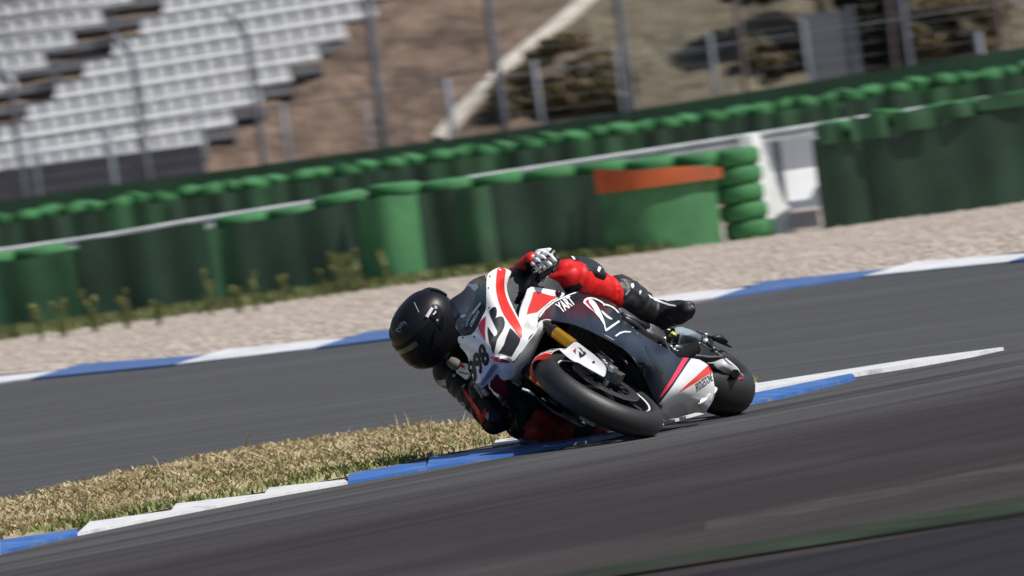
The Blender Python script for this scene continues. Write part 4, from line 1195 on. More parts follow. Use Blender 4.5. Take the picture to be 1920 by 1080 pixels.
# --- nose fairing
nose = panel('nose_fairing', [(912, 516, 1.30), (924, 506, 1.25), (935, 501.5, 1.2), (947, 503, 1.17), (957, 507, 1.14), (959, 511, 1.14), (953, 523, 1.18), (950, 535, 1.2), (951, 548, 1.22), (956, 562, 1.25), (963, 578, 1.29),
    (970, 592, 1.32), (977, 606, 1.35), (985, 621, 1.37), (991, 634, 1.38), (990, 642, 1.39), (984, 650, 1.40), (975, 662, 1.42), (962, 679, 1.44), (945, 682, 1.47), (926, 681, 1.49), (921, 686, 1.48), (912, 701, 1.44), (899, 718, 1.38), (893, 720, 1.36),
    (886, 706, 1.36), (880, 690, 1.36), (878, 670, 1.38), (870, 658, 1.37), (862, 650, 1.35), (857, 632, 1.33), (868, 629, 1.37), (880, 629, 1.41), (888, 624, 1.42), (895, 613, 1.42), (903, 596, 1.41), (910, 583, 1.39), (912, 574, 1.38)],
    m_fwhite, bike, [(915, 640, 1.53), (935, 620, 1.48), (930, 575, 1.40), (925, 545, 1.34), (905, 660, 1.52), (950, 640, 1.46), (895, 690, 1.45), (938, 525, 1.26), (960, 610, 1.40)], 6, .005, key='nose', lam=3e-3)
# red stripe
decal('red_stripe', [(933, 501.5), (942, 502), (949, 506), (946, 520), (945, 533), (946, 547), (950, 561), (957, 576), (965, 590), (974, 607), (979, 618), (979.5, 629), (977, 634.5), (971, 628), (962, 615), (952, 602), (944, 590), (936, 572), (931, 552), (929.5, 535), (930.5, 517)], m_fred, ['nose'], nose, 5, cut=1)
# big emblem
decal('emblem', [(917.5, 583), (922, 578), (927, 575.5), (930.5, 577), (932, 583), (931, 592), (929, 597), (934, 594), (939, 593), (944, 596), (946.5, 604), (945.5, 613), (942, 621), (936, 630), (931.5, 638), (929, 650), (926, 662), (924.5, 663), (921, 652), (917, 640), (915, 625), (915, 612), (921, 622), (927, 631), (931, 627), (932.5, 621), (926, 607), (920, 593)], m_dblack, ['nose'], nose, 4)
decal('emblem', [(956, 615), (962, 620), (970, 629), (976, 635.5), (973, 645), (966, 657), (959, 669), (950, 666), (940, 663), (933, 663), (939, 655), (945, 645), (949, 632)], m_dblack, ['nose'], nose, 5)
decal('emblem', [(911.5, 592), (911, 604), (909.5, 620), (911, 641), (906, 632), (900, 621), (897, 611), (902, 602)], m_crim, ['nose'], nose, 4)
# race number
for (x, y) in [(918.5, 518.5), (916, 540), (917.5, 577.5), (889.5, 631.5), (868, 633), (862, 645)]:
    decal('screw', disc_px(x, y, 1.7), m_dblack, ['nose'], nose, 3)
# wing under the nose, red outer face
panel('nose_wing', [(918, 668, 1.52), (928, 669, 1.51), (945, 666, 1.50), (957, 671, 1.48), (962, 677, 1.46), (957, 681, 1.46), (943, 680, 1.49), (925, 679, 1.52)], m_fwhite, bike, [(940, 674, 1.53)], 4, .01, key='wing')
decal('wing_stripe', [(919, 669), (935, 670.5), (950, 675), (957.5, 678.5), (954, 680.5), (940, 679), (926, 677.5)], m_crim, ['wing'], bpy.data.objects['nose_wing'], 4)
# lower right side of the nose
lows = panel('nose_fairing', [(926, 681, 1.45), (945, 682, 1.45), (962, 678, 1.43), (965, 690, 1.40), (966, 700, 1.36), (960, 708, 1.34), (950, 713, 1.33), (940, 712, 1.32), (932, 699, 1.36), (922, 712, 1.33), (910, 724, 1.30), (901, 728, 1.28), (897, 722, 1.32), (908, 706, 1.40)],
    m_fwhite, bike, [(940, 695, 1.42)], 5, .005, key='lows')
lows['label'] = 'lower right side of the nose in shade'
decal('grey_stripe', [(921, 688), (927, 684), (935, 686), (921, 703), (905, 723), (900, 722), (911, 705)], m_dgrey, ['lows', 'nose'], lows, 4)
lettering('race_number', '998', (889, 721), (31.5, -45), (-14.5, -36), m_dblack, ['nose', 'lows'], nose, .003, bold=.04)
rp1 = panel('right_side_panel', [(933, 700, 1.25), (944, 702, 1.25), (952, 718, 1.2), (957, 735, 1.1), (950, 745, 1.05), (930, 738, 1.1), (915, 722, 1.2)], mat('shaded crimson paint', (0.16, 0.006, 0.014), 0.4), bike, (), 6, .005)  # crimson darkened to carry the shade on this panel
# air duct surround: the white inner lip of the fairing opening
duct = panel('duct_surround', [(992, 640, 1.34), (1002, 628, 1.32), (1010, 614, 1.28), (1013, 601, 1.24), (1025, 599, 1.22), (1037, 602, 1.20), (1026, 614, 1.2), (1015, 633, 1.2), (1007, 652, 1.2), (997, 672, 1.2), (986, 692, 1.19), (978, 706, 1.18), (977, 722, 1.15), (985, 736, 1.1), (975, 733, 1.12), (962, 720, 1.2),
    (950, 712, 1.26), (956, 706, 1.32), (963, 690, 1.38), (968, 676, 1.40), (978, 660, 1.38)], m_fwhite, bike, (), 5, .006)
duct['label'] = 'white inner lip of the fairing opening'
# white bulge and cap under the left duct
panel('duct_cap', [(985, 604, 1.29), (991, 596, 1.27), (1000, 592, 1.24), (1008, 595, 1.21), (1013, 603, 1.20), (1011, 614, 1.24), (1003, 623, 1.29), (994, 629, 1.33), (989, 637, 1.37), (981, 637, 1.38), (979, 629, 1.36), (983, 616, 1.32)], m_fwhite, bike, [(999, 608, 1.30)], 4, .006)
# white upper side panel with red wedge
up = panel('upper_side_panel', [(991, 537, 1.12), (1015, 540, 1.03), (1040, 544, .95), (1050, 547, .9), (1060, 550, .85), (1056, 556, .9), (1040, 562, .98), (1021, 577, 1.06), (1008, 595, 1.14), (1003, 604, 1.2), (992, 612, 1.28), (984, 628, 1.345), (977, 615, 1.33), (972.5, 600, 1.31), (974, 587, 1.28), (978, 573, 1.24), (985, 556, 1.18)],
    m_fwhite, bike, [(1010, 560, 1.08)], 5, .004, key='up')
decal('red_wedge', [(1000, 548), (1005, 546.5), (1020, 551), (1034, 555), (1047, 556), (1033, 563), (1020, 574), (1007, 585), (992, 588), (987.5, 590), (990, 578), (996, 562)], m_fred, ['up'], up, 5)
for (x, y) in [(1046, 551)]:
    Geo().ellipsoid(B(x, y, .94), (.02, .02, .015), n=8, m=6).build('clip', m_black, up, True)
# --- left side fairing with belly
side = panel('side_fairing', [(1008, 597, 1.15), (1021, 579, 1.06), (1040, 564, .97), (1056, 557, .88), (1070, 551, .80), (1082, 547, .74), (1096, 546, .68), (1112, 550, .62), (1128, 557, .60), (1145, 565, .585), (1157, 573, .58), (1163, 585, .60), (1166, 597, .66), (1180, 607, .70), (1196, 622, .76), (1212, 632, .78), (1226, 640, .80), (1242, 649, .80), (1262, 660, .79),
    (1270, 670, .78), (1285, 670.5, .73), (1298, 671.5, .68), (1311, 674, .62), (1323, 680.5, .58), (1332, 688, .56), (1336, 697, .55), (1338, 710, .57), (1340, 722, .58), (1338, 742, .59), (1330, 760, .60), (1322, 776, .50), (1308, 773, .54), (1290, 778, .62), (1262, 785, .76), (1242, 788, .88),
    (1236, 775, 1.02), (1236, 760, 1.13), (1230, 752, 1.15), (1222, 737, 1.17), (1212, 715, 1.2), (1200, 693, 1.23), (1187, 671, 1.24), (1172, 656, 1.245), (1155, 645, 1.25), (1130, 631, 1.26), (1100, 617, 1.26), (1070, 606, 1.25), (1040, 601, 1.22), (1020, 599, 1.18)],
    m_fblack, bike, [(1090, 580, .98), (1130, 600, .21, 'y'), (1170, 640, .212, 'y'), (1210, 680, .192, 'y'), (1240, 690, .178, 'y'), (1120, 575, .80), (1180, 625, .207, 'y'), (1245, 668, .200, 'y'), (1262, 748, 1.02), (1290, 741, .88), (1315, 735, .70), (1262, 716, .138, 'y'), (1300, 705, .157, 'y'), (1280, 765, .76), (1225, 710, .135, 'y')], 6, .005, key='side', lam=2e-3, edge=30)
white = [(1235, 758), (1248, 741), (1262, 722), (1276, 701), (1289, 682), (1296, 672.2), (1311, 674.5), (1322.5, 681), (1331, 688.5), (1335, 697), (1337, 710), (1339, 722), (1337, 742), (1329, 760), (1321, 775.5), (1308, 772.5), (1290, 777.5), (1262, 784.5), (1243, 787), (1237, 775)]
decal('belly_paint', white, m_fwhite, ['side'], side, 5, .0012)
decal('belly_stripe', [(1281, 671), (1291, 671.3), (1283, 684), (1274, 699), (1264, 713), (1252, 729), (1240, 743.5), (1236, 745), (1247, 727), (1258, 710), (1268, 693)], m_pink, ['side'], side, 5, .0014)
decal('belly_stripe', [(1327.5, 685), (1332.5, 688.5), (1335.5, 696), (1334.5, 698), (1318, 708), (1302, 718), (1286, 727.5), (1272, 735), (1287, 721), (1302, 708), (1316, 695)], m_fred, ['side'], side, 5, .0026)
lettering('maker_name', 'BRIDGESTONE', (1305.5, 734.5), (30.5, -20.5), (-3.2, -14.5), m_dblack, ['side'], side, .0028, bold=.008)
# vent slot in the black side, winglet of the belly
vent = decal('vent_slot', [(1209, 648), (1216, 652), (1225, 668), (1235, 685), (1244, 699), (1243, 701), (1233, 695), (1222, 677), (1213, 660)], m_carbon, ['side'], side, 5, .0015)
panel('belly_winglet', [(1312, 752, .70), (1318, 743, .66), (1328, 733, .61), (1338, 723, .57), (1346, 727.5, .55), (1343, 735, .57), (1335, 742, .60), (1325, 749, .65), (1313, 756, .71)], m_fwhite, bike, [(1330, 738, .64)], 4, .006)
panel('belly_winglet', [(1308, 757, .73), (1314, 757, .72), (1338, 741, .57), (1342, 737, .56), (1336, 752, .575), (1322, 776, .60), (1311, 768, .67)], mat('shaded winglet white', (0.42, 0.43, 0.45), 0.4), bike, (), 4, .004)  # white paint greyed for the shade on the belly's lower face
# white edge line, team name and tyre emblem on the black side
decal('edge_line', [(1008, 596.5), (1021, 578.5), (1040, 563.5), (1056, 556.5), (1070, 550.5), (1082, 546.6), (1096, 545.8), (1110, 549), (1109, 550.5), (1096, 548), (1083, 549), (1071, 553), (1057, 559.5), (1041, 566.5), (1023, 581.5), (1011, 598)], m_dwhite, ['side', 'up'], side, 4, .002)
lettering('team_name', 'YART', (1053.5, 588), (26, -18), (-13, -16.5), m_dwhite, ['side'], side, .0022, bold=.035)
bo = [(1093, 568), (1095, 562), (1101, 558.5), (1108, 558), (1118, 560.5), (1128, 565.5), (1133, 570), (1140, 571.5), (1150, 576), (1158, 583), (1161, 588)]
bi = [(1156.5, 586), (1152, 580.5), (1144, 575.5), (1135, 573), (1132, 574.5), (1130, 570.5), (1122, 565), (1112, 561), (1104, 560)]
decal('tyre_emblem', bo + bi + [(1111, 563), (1117, 569), (1123, 579), (1128, 590), (1133, 603), (1136, 617.5), (1160, 601), (1162, 604), (1136.5, 622), (1134.5, 621), (1132, 610), (1124, 597), (1114, 586), (1101, 575.5)], m_dwhite, ['side'], side, 3, .0022)
decal('tyre_emblem', [(1126, 582.5), (1130, 584), (1139, 592), (1148, 598.5), (1145, 600), (1137, 596), (1130, 589)], m_dwhite, ['side'], side, 3, .0022)
decal('tyre_emblem', [(1097, 566.5), (1103, 561.5), (1104, 569), (1110, 576), (1117, 588), (1108, 579)], m_crim, ['side'], side, 3, .0034)
decal('edge_line', [(1153, 630), (1162, 623.5), (1172, 621), (1184, 622.5), (1180, 624), (1170, 624), (1162, 627), (1155, 632)], m_dwhite, ['side'], side, 3, .002)
for (x, y) in [(1174, 625), (1194, 626), (1196, 619), (1186, 615), (1251, 652), (1238, 647)]:
    decal('screw', disc_px(x, y, 1.6), m_bolt, ['side'], side, 3, .003)
# inner lip of the side fairing
Geo().tube([B(*q) for q in [(1181, 664, 1.16), (1196, 684, 1.15), (1208, 706, 1.13), (1218, 730, 1.11), (1227, 752, 1.10)]], .010, 8).build('fairing_lip', m_fblack, side, True)
Geo().tube([B(*q) for q in [(1021, 600, 1.15), (1060, 604, 1.2), (1100, 614, 1.22), (1140, 633, 1.22), (1172, 653, 1.21), (1188, 668, 1.2)]], .007, 8).build('fairing_lip', m_alud, side, True)
# mirrored fairing on the right side
vm = side.data.copy()
vm.transform(Matrix.Diagonal((1, -1, 1, 1))); vm.flip_normals()
bm = bmesh.new(); bm.from_mesh(vm); bmesh.ops.delete(bm, geom=[f for f in bm.faces if f.calc_center_median().z < .36], context='FACES'); bm.to_mesh(vm); bm.free()
rs = bpy.data.objects.new('side_fairing', vm); COL.objects.link(rs); rs.parent = bike
rlow = panel('right_fairing_edge', [(950, 712, 1.30), (962, 719, 1.28), (980, 728, 1.26), (1003, 741, 1.22), (1022, 753, 1.18), (1042, 765, 1.14), (1056, 772, 1.12), (1050, 771, 1.10), (1040, 769, 1.10), (1030, 774, 1.08), (1012, 768, 1.12), (990, 759, 1.15), (975, 752, 1.18), (962, 743, 1.22), (951, 735, 1.26), (948, 722, 1.29)], m_swing, bike, (), 5, .01)
decal_pts = None
Geo().tube([B(*q) for q in [(979, 729, 1.3), (990, 733, 1.29), (1002, 741, 1.27)]], .0055, 6).build('edge_trim', m_fwhite, rlow, True)
Geo().tube([B(*q) for q in [(1016, 746, 1.25), (1024, 752, 1.24)]], .004, 6).build('edge_trim', m_fwhite, rlow, True)
Geo().tube([B(*q) for q in [(1035, 738, 1.2), (1060, 758, 1.16), (1085, 774, 1.12), (1108, 786, 1.08)]], .011, 8).build('radiator_guard', m_alud, bike, True)

# --- windscreen
ws = panel('windscreen', [(842, 564, 1.04), (852, 556, 1.05), (864, 549, 1.05), (872, 541, 1.05), (879, 529, 1.06), (893, 520, 1.15), (912, 515, 1.29), (913, 575, 1.375), (906, 592, 1.40), (896, 613, 1.415), (888, 625, 1.415), (876, 629.5, 1.40), (863, 629, 1.36), (857, 614, 1.28), (850, 592, 1.14)],
    m_screen, bike, [(882, 580, 1.28), (865, 570, 1.13)], 6, .003, key='ws')
decal('sticker', [(889, 533), (895, 530), (898.5, 538.5), (891, 547), (882, 537), (876.5, 535), (880, 532)], m_dwhite, ['ws'], ws, 3, .002)
decal('sticker', [(873, 625), (871, 615), (876, 600), (884, 587), (893, 576), (903, 567), (911, 578), (905, 592), (895, 613), (888, 624)], m_dblack, ['ws', 'nose'], ws, 4, .002)
decal('sticker', [(873, 612), (876, 601), (884, 588), (893, 577), (902, 566), (903.5, 569.5), (895, 580), (887, 591), (880, 603), (876, 614)], m_dgrey, ['ws', 'nose'], ws, 3, .003)
decal('sticker', [(886, 587), (893.5, 577), (901.5, 567), (903.5, 570.5), (896, 580), (888.5, 590)], m_dwhite, ['ws', 'nose'], ws, 3, .0036)
lettering('maker_name', 'YAMAHA', (879.5, 611.5), (17, -30), (5.5, 2.8), m_dwhite, ['ws', 'nose'], ws, .0036, bold=.012)
decal('sticker', [(864, 592), (873, 589), (874.5, 593), (866, 597)], m_dwhite, ['ws'], ws, 3, .002)
decal('sticker', [(873, 583), (879, 577), (882, 579), (876, 587)], m_dgrey, ['ws'], ws, 3, .002)
Geo().ellipsoid(B(866, 615, 1.20), (.03, .018, .03)).build('dash_pad', m_skin, bike, True)

# --- cockpit, tank, engine and frame
ck = panel('cockpit_liner', [(948, 528, 1.05), (962, 518, 1.0), (985, 515, .95), (1010, 516, .9), (1035, 522, .85), (1055, 535, .8), (1066, 548, .78), (1048, 552, .88), (1020, 560, 1.0), (1000, 600, 1.15), (990, 640, 1.27), (975, 640, 1.28), (958, 590, 1.2), (946, 555, 1.12)], m_cockpit, bike, (), 7, .01)
tank = Geo(); tank.ellipsoid((.72, 0, .80), (.27, .135, .12), n=24, m=14); tank.ellipsoid((.50, 0, .78), (.22, .11, .09), n=20, m=12)
tank.build('fuel_tank', m_fblack, bike, True)
eng = Geo(); eng.box((.78, 0, .46), (.46, .28, .36)); eng.box((.62, .02, .27), (.4, .14, .18)); eng.box((.95, .02, .34), (.2, .2, .26)); bevel_obj(eng.build('engine', m_black, bike), .03, 2)
rad = Geo(); rad.box((1.04, 0, .50), (.05, .31, .30)); rad.box((1.02, .02, .28), (.05, .18, .14)); bevel_obj(rad.build('radiator', m_carbon, bike), .008, 1)
g = Geo()
for k in range(12): g.box((1.068, 0, .37 + .022 * k), (.006, .29, .006))
g.build('radiator_fin', m_black, bike)
for s in (1, -1):
    fr = Geo(); fr.tube([(1.08, .07 * s, .82), (.95, .135 * s, .74), (.62, .14 * s, .60), (.52, .125 * s, .40)], [.035, .042, .042, .035], 12)
    auto_smooth(fr.build('frame_spar', m_swing, bike))
sp_ = panel('frame_plate', [(1153, 584, .60), (1164, 575, .55), (1180, 585, .5), (1200, 600, .45), (1213, 612, .42), (1200, 612, .5), (1180, 604, .58), (1166, 596, .62)], m_alud, bike, (), 5, .02)
hp = panel('heel_plate', [(1207, 621, .46), (1212, 607, .42), (1222, 607, .40), (1236, 614, .36), (1246, 622, .32), (1252, 640, .34), (1240, 646, .42), (1222, 640, .46), (1208, 632, .48)], m_alud, bike, (), 5, .012)
peg = Geo(); peg.tube([B(1252, 640, .34), B(1262, 618, .30)], .011, 10); o = peg.build('foot_peg', m_black, bike, True)
Geo().tube([B(1258, 633, .335), B(1265, 625, .325)], .0155, 10).build('peg_tape', m_yellow, o, True)
Geo().tube([B(1259, 630, .35), B(1270, 628, .33), B(1266, 645, .34)], .013, 8).build('shift_lever', m_black, bike, True)
for (x, y, v) in [(1246, 635, .38), (1258, 650, .36), (1230, 642, .42), (1264, 656, .36), (1268, 650, .34)]:
    Geo().ellipsoid(B(x, y, v), (.012, .010, .010), n=8, m=6).build('bolt', m_bolt, bike, True)
Geo().tube([B(1261, 652, .33), B(1277, 654, .30)], .018, 10).build('linkage', m_alud, bike, True)
Geo().tube([B(1261, 660, .34), B(1276, 662, .31)], .015, 10).build('linkage', m_alud, bike, True)
g = Geo(); g.tube([B(1170, 598, .66), B(1190, 610, .58), B(1210, 628, .50), B(1240, 640, .42)], .018, 8); g.tube([B(1166, 590, .6), B(1200, 606, .5), B(1215, 612, .44)], .014, 8); g.build('wiring_loom', m_hose, bike, True)
# --- swingarm, tail, exhaust
for s in (1, -1):
    sw = Geo(); sw.tube([(.52, .09 * s, .35), (.32, .10 * s, .32), (.08, .118 * s, .335)], [.03, .03, .03], 12); o = auto_smooth(sw.build('swingarm', m_swing, bike))
blk = panel('axle_block', [(1337, 683, .19), (1345, 676, .16), (1356, 672, .12), (1366, 676, .10), (1379, 687, .06), (1390, 700, .03), (1393, 706, .02), (1385, 711, .02), (1372, 708, .06), (1360, 700, .10), (1347, 692, .15)], m_alu, bike, [(1362, 688, .13), (1375, 697, .08)], 4, .045)
panel('rim_stripe', [(1357, 672, .12), (1361, 672, .12), (1376, 685, .07), (1390, 699, .03), (1394, 706, .02), (1390, 707, .02), (1384, 697, .05), (1371, 684, .10)], m_rimw, bike, (), 3, .02)
Geo().tube([B(1379, 700.5, .11), B(1379, 700.5, .05)], .021, 6).build('axle_nut', m_black, bike)
panel('rim_tape', [(1384, 707, .03), (1394, 704, .02), (1395, 709, .02), (1388, 711.5, .03), (1382, 710, .04)], m_pink, bike, (), 3, .015)
tail = panel('tail_cowl', [(1264, 620, .02), (1267, 613, -.03), (1279, 613, -.05), (1295, 618, -.10), (1310, 625, -.16), (1318, 632, -.20), (1325, 639, -.23), (1326, 644, -.24), (1312, 642, -.19), (1290, 641, -.12), (1272, 645, -.02), (1264, 646, .02), (1266, 632, .02)], m_greyf, bike, [(1292, 630, -.05)], 5, .02)
tr_ = tail.data.copy(); tr_.transform(Matrix.Diagonal((1, -1, 1, 1))); tr_.flip_normals(); t2 = bpy.data.objects.new('tail_cowl', tr_); COL.objects.link(t2); t2.parent = bike
seatg = Geo(); seatg.box((.12, 0, .80), (.50, .20, .06)); seatg.box((-.22, 0, .86), (.30, .16, .14), taper=.7); bevel_obj(seatg.build('seat', m_carbon, bike), .025, 2)
panel('under_tail', [(1270, 646, .04), (1290, 643, -.06), (1312, 644, -.14), (1326, 646, -.18), (1342, 655, -.16), (1356, 666, -.10), (1362, 672, -.06), (1345, 672, .0), (1320, 670, .06), (1290, 667, .14), (1272, 664, .18)], m_black, bike, (), 6, .02)
Geo().tube([B(1273, 662, .20), B(1300, 666, .14), B(1330, 670, .06), B(1352, 669, .0), B(1358, 663, -.03)], .006, 8).build('chain_guard', m_alud, bike, True)
Geo().tube([B(1313, 645, -.14), B(1330, 655, -.12), B(1345, 664, -.08), B(1352, 668, -.04)], .006, 8).build('rear_brake_line', m_alud, bike, True)
th = Geo()
th.tube([B(1322, 625, -.20), B(1336, 634, -.24), B(1352, 641, -.28), B(1371, 651, -.32)], [.008, .010, .010, .004], 8); th.tube([B(1336, 633, -.22), B(1350, 633, -.26), B(1364, 641, -.30)], [.008, .016, .006], 8)
th.tube([B(1330, 640, -.22), B(1334, 650, -.16), B(1340, 656, -.12)], [.018, .012, .012], 8); th.tube([B(1306, 622, -.17), B(1322, 627, -.2)], .004, 6)
th.build('tail_bracket', m_carbon, bike, True)
Geo().ellipsoid(B(1323, 628, -.2), (.012, .012, .012), n=8, m=6).build('bolt', m_bolt, bike, True)
lk = Geo(); lk.tube([B(1318, 640, -.19), B(1328, 641, -.22)], .016, 8); lk.build('rear_bracket', m_alu, bike, True)
for (x, y) in [(1338, 654), (1342, 662), (1347, 666)]:
    Geo().ellipsoid(B(x, y, -.1), (.014, .012, .010), n=8, m=6).build('shock_link', m_alud, bike, True)
ex = Geo(); ex.tube([(.60, -.05, .25), (.42, -.09, .28), (.30, -.11, .33)], [.03, .035, .04], 14); auto_smooth(ex.build('exhaust', m_alud, bike))
# --- handlebars
for s in (1, -1):
    hb = Geo(); hb.tube([(1.12, .12 * s, .88), (1.08, .20 * s, .885), (1.015, .345 * s, .868)], [.014, .012, .012], 12); hb.build('handlebar', m_black, bike, True)
    Geo().tube([(1.045, .27 * s, .876), (1.01, .365 * s, .866)], .0165, 12).build('grip', m_hose, bike, True)
    lv = Geo(); q_ = [B(1004, 524, 1.05), B(1020, 512, 1.075), B(1034, 503, 1.07), B(1046, 490, 1.045)]; q_ = [np.array((p[0], s * p[1], p[2])) for p in q_]; lv.tube(q_, [.009, .0075, .0075, .006], 8)
    lv.build('brake_lever' if s < 0 else 'clutch_lever', m_black, bike, True)
Geo().tube([B(1001, 512, 1.08), B(1014, 501, 1.08)], .0045, 8).build('lever_adjuster', m_bolt, bike, True)
Geo().tube([B(1013, 524, 1.0), B(1022, 528, .99), B(1023, 523, .99)], .006, 8).build('lever_pivot', m_bolt, bike, True)
for q in [((1000, 497, 1.0), (1004, 520, 1.02)), ((1006, 528, 1.0), (1036, 504, .98))]:
    Geo().tube([B(*q[0]), B(*q[1])], .011, 8).build('switch_gear', m_carbon, bike, True)

# ------------------------------------------------------------------ rider
m_lred = mat('red leather', (0.60, 0.012, 0.012), 0.5, spec=0.3, var=0.18, scale=7, bump=0.35, bscale=26)
m_lblack = mat('black leather', (0.009, 0.009, 0.011), 0.5, spec=0.22, var=0.3, scale=9, bump=0.4, bscale=28)
m_lred_shade = mat('shaded red leather', (0.24, 0.010, 0.010), 0.5, var=0.4, scale=7, bump=0.35, bscale=26)  # red leather with the low right leg's shade worked into the colour
m_lwhite = mat('white leather', (0.72, 0.72, 0.73), 0.45, bump=0.2, bscale=30)
m_helmet = mat('matt black helmet shell', (0.009, 0.009, 0.012), 0.36, spec=0.24, var=0.1, scale=6)
m_visor = mat('smoked visor', (0.010, 0.011, 0.012), 0.3, spec=0.06)
m_vstrip = mat('visor strip', (0.05, 0.053, 0.055), 0.3)
m_glove = mat('white glove leather', (0.70, 0.71, 0.72), 0.5, var=0.12, scale=60, bump=0.3, bscale=90)
m_gloveb = mat('black glove leather', (0.02, 0.02, 0.022), 0.5, var=0.3, scale=60, bump=0.3, bscale=90)
m_boot = mat('black boot leather', (0.016, 0.017, 0.019), 0.5, var=0.3, scale=14, bump=0.5, bscale=22, dirt=(0.06, 0.062, 0.066), dirt_scale=18, dirt_amt=0.4)
m_slider = mat('knee slider plastic', (0.020, 0.021, 0.024), 0.42, var=0.25, scale=30)
m_sticker = mat('pale violet sticker', (0.62, 0.55, 0.68), 0.5)

rider = empty('person', mat=MB)
tag(rider, 'rider in black and red leathers and matt black helmet hanging off the leaning motorcycle', 'person')

J = dict(pelvis=(.25, -.17, .88), belly=(.42, -.20, .945), chest=(.60, -.22, 1.00), neck=(.78, -.235, 1.115), head=(.86, -.235, 1.17),
         shL=tuple(B(926, 563, .68)), shR=tuple(B(846, 694, .72)), elL=tuple(B(950, 536, .76)), haL=tuple(B(999, 489, .985)),
         elR=tuple(B(932, 788, .98)), haR=tuple(B(899, 735, 1.0)),
         hipL=(.34, -.05, .885), hipR=(.33, -.30, .84), knL=tuple(B(1066, 521, .73)), anL=tuple(B(1172, 566, .34)),
         knR=tuple(B(1010, 806, .80)), anR=(.36, -.23, .42), caL=tuple(B(1128, 548, .50)), caR=(.56, -.36, .50))
J.update(inA=tuple(B(972, 752, .68)), inB=tuple(B(985, 795, .80)))
J = {k: np.array(v, float) for k, v in J.items()}
SEG = [  # a, ra, b, rb, zone
    ('pelvis', .150, 'belly', .140, 'torso'), ('belly', .140, 'chest', .155, 'torso'), ('chest', .150, 'neck', .085, 'torso'), ('neck', .075, 'head', .070, 'torso'),
    ('chest', .125, 'shL', .088, 'torso'), ('chest', .125, 'shR', .085, 'torso'),
    ('shL', .080, 'elL', .056, 'armL'), ('elL', .054, 'haL', .036, 'foreL'), ('shR', .074, 'elR', .064, 'armR'), ('elR', .062, 'haR', .040, 'foreR'),
    ('pelvis', .135, 'hipL', .118, 'torso'), ('pelvis', .135, 'hipR', .118, 'torso'),
    ('hipL', .112, 'knL', .080, 'thighL'), ('knL', .082, 'caL', .084, 'shinL'), ('caL', .084, 'anL', .066, 'shinL'),
    ('hipR', .115, 'knR', .090, 'thighR'), ('inA', .085, 'inB', .085, 'bellyR'), ('knR', .092, 'caR', .082, 'shinR'), ('caR', .080, 'anR', .060, 'shinR')]
g = Geo()
for a, ra, b, rb, zn in SEG: g.capsule(J[a], ra, J[b], rb, 20, 6)
# back protector hump and seat of the suit
g.ellipsoid(J['chest'] + np.array([-.05, 0, .10]), (.17, .11, .07)); g.ellipsoid(J['pelvis'] + np.array([-.05, -.03, -.02]), (.15, .18, .13))
tmp = g.build('tmp_body', m_lred, None, True)
rm = tmp.modifiers.new('r', 'REMESH'); rm.mode = 'VOXEL'; rm.voxel_size = 0.010; rm.adaptivity = 0
smo = tmp.modifiers.new('s', 'SMOOTH'); smo.iterations = 9; smo.factor = 0.5
me = bpy.data.meshes.new_from_object(tmp.evaluated_get(bpy.context.evaluated_depsgraph_get()))
bpy.data.objects.remove(tmp)
nv = len(me.vertices)
co = np.empty(nv * 3); me.vertices.foreach_get('co', co); co = co.reshape(-1, 3)
no = np.array([tuple(v.normal) for v in me.vertices])
def seg_d(P, a, b):
    d = b - a; t = np.clip(((P - a) @ d) / (d @ d), 0, 1); return np.linalg.norm(P - a - t[:, None] * d, axis=1), t
D = []; T = []
for a, ra, b, rb, zn in SEG:
    d, t = seg_d(co, J[a], J[b]); D.append(d - (ra + (rb - ra) * t)); T.append(t)
D = np.array(D); T = np.array(T); zi = D.argmin(0); tt = T[zi, np.arange(nv)]
# folds of the leather: ripples across the limbs, stronger near the joints
amp = np.zeros(nv); ph = np.zeros(nv)
for k, (a, ra, b, rb, zn) in enumerate(SEG):
    L = np.linalg.norm(J[b] - J[a]); s = zi == k
    if zn == 'torso': amp[s] = .0015; ph[s] = tt[s] * L * 60
    else:
        amp[s] = .0016 + .0062 * np.clip(np.abs(tt[s] - .5) * 2, 0, 1) ** 2; ph[s] = tt[s] * L * 95
nzv = np.array([mnoise.noise(Vector(p) * 9.0) for p in co]); nz2 = np.array([mnoise.noise(Vector(p) * 22.0) for p in co])
co += no * (amp * np.sin(ph + nzv * 5.0) + .0022 * nz2 * (zi >= 6))[:, None]
me.vertices.foreach_set('co', co.reshape(-1)); me.update()
body = bpy.data.objects.new('body', me); COL.objects.link(body); body.parent = rider
me.materials.clear()
for m in (m_lred, m_lblack, m_lred_shade): me.materials.append(m)
zones = [s[4] for s in SEG]
# which part of each limb faces the bike's inside: black stretch panels there
mi = []
for p in me.polygons:
    k = np.bincount(zi[list(p.vertices)]).argmax(); z = zones[k]; t = tt[p.vertices[0]]; n = p.normal; c = p.center
    if z in ('thighL', 'shinL'): v = 0
    elif z == 'foreL': v = 0 if n.y > -.25 else 1
    elif z == 'armL': v = 1
    elif z in ('thighR', 'shinR'): v = 2 if (z == 'thighR' and t > .45 or z == 'shinR' and t < .5) and n.x > -.6 else 1  # right leg coloured darker in place of deep shade
    else: v = 1
    mi.append(v)
me.polygons.foreach_set('material_index', mi); me.polygons.foreach_set('use_smooth', [True] * len(mi)); me.update()
BVH['body'] = BVHTree.FromPolygons([Vector(c) for c in co], [tuple(p.vertices) for p in me.polygons])

def worldpx(dx, dy, dz):
    """direction given as image right, image up, towards the camera -> bike frame"""
    w_ = dx * c_r + dy * c_u - dz * f0
    return RB.T @ w_
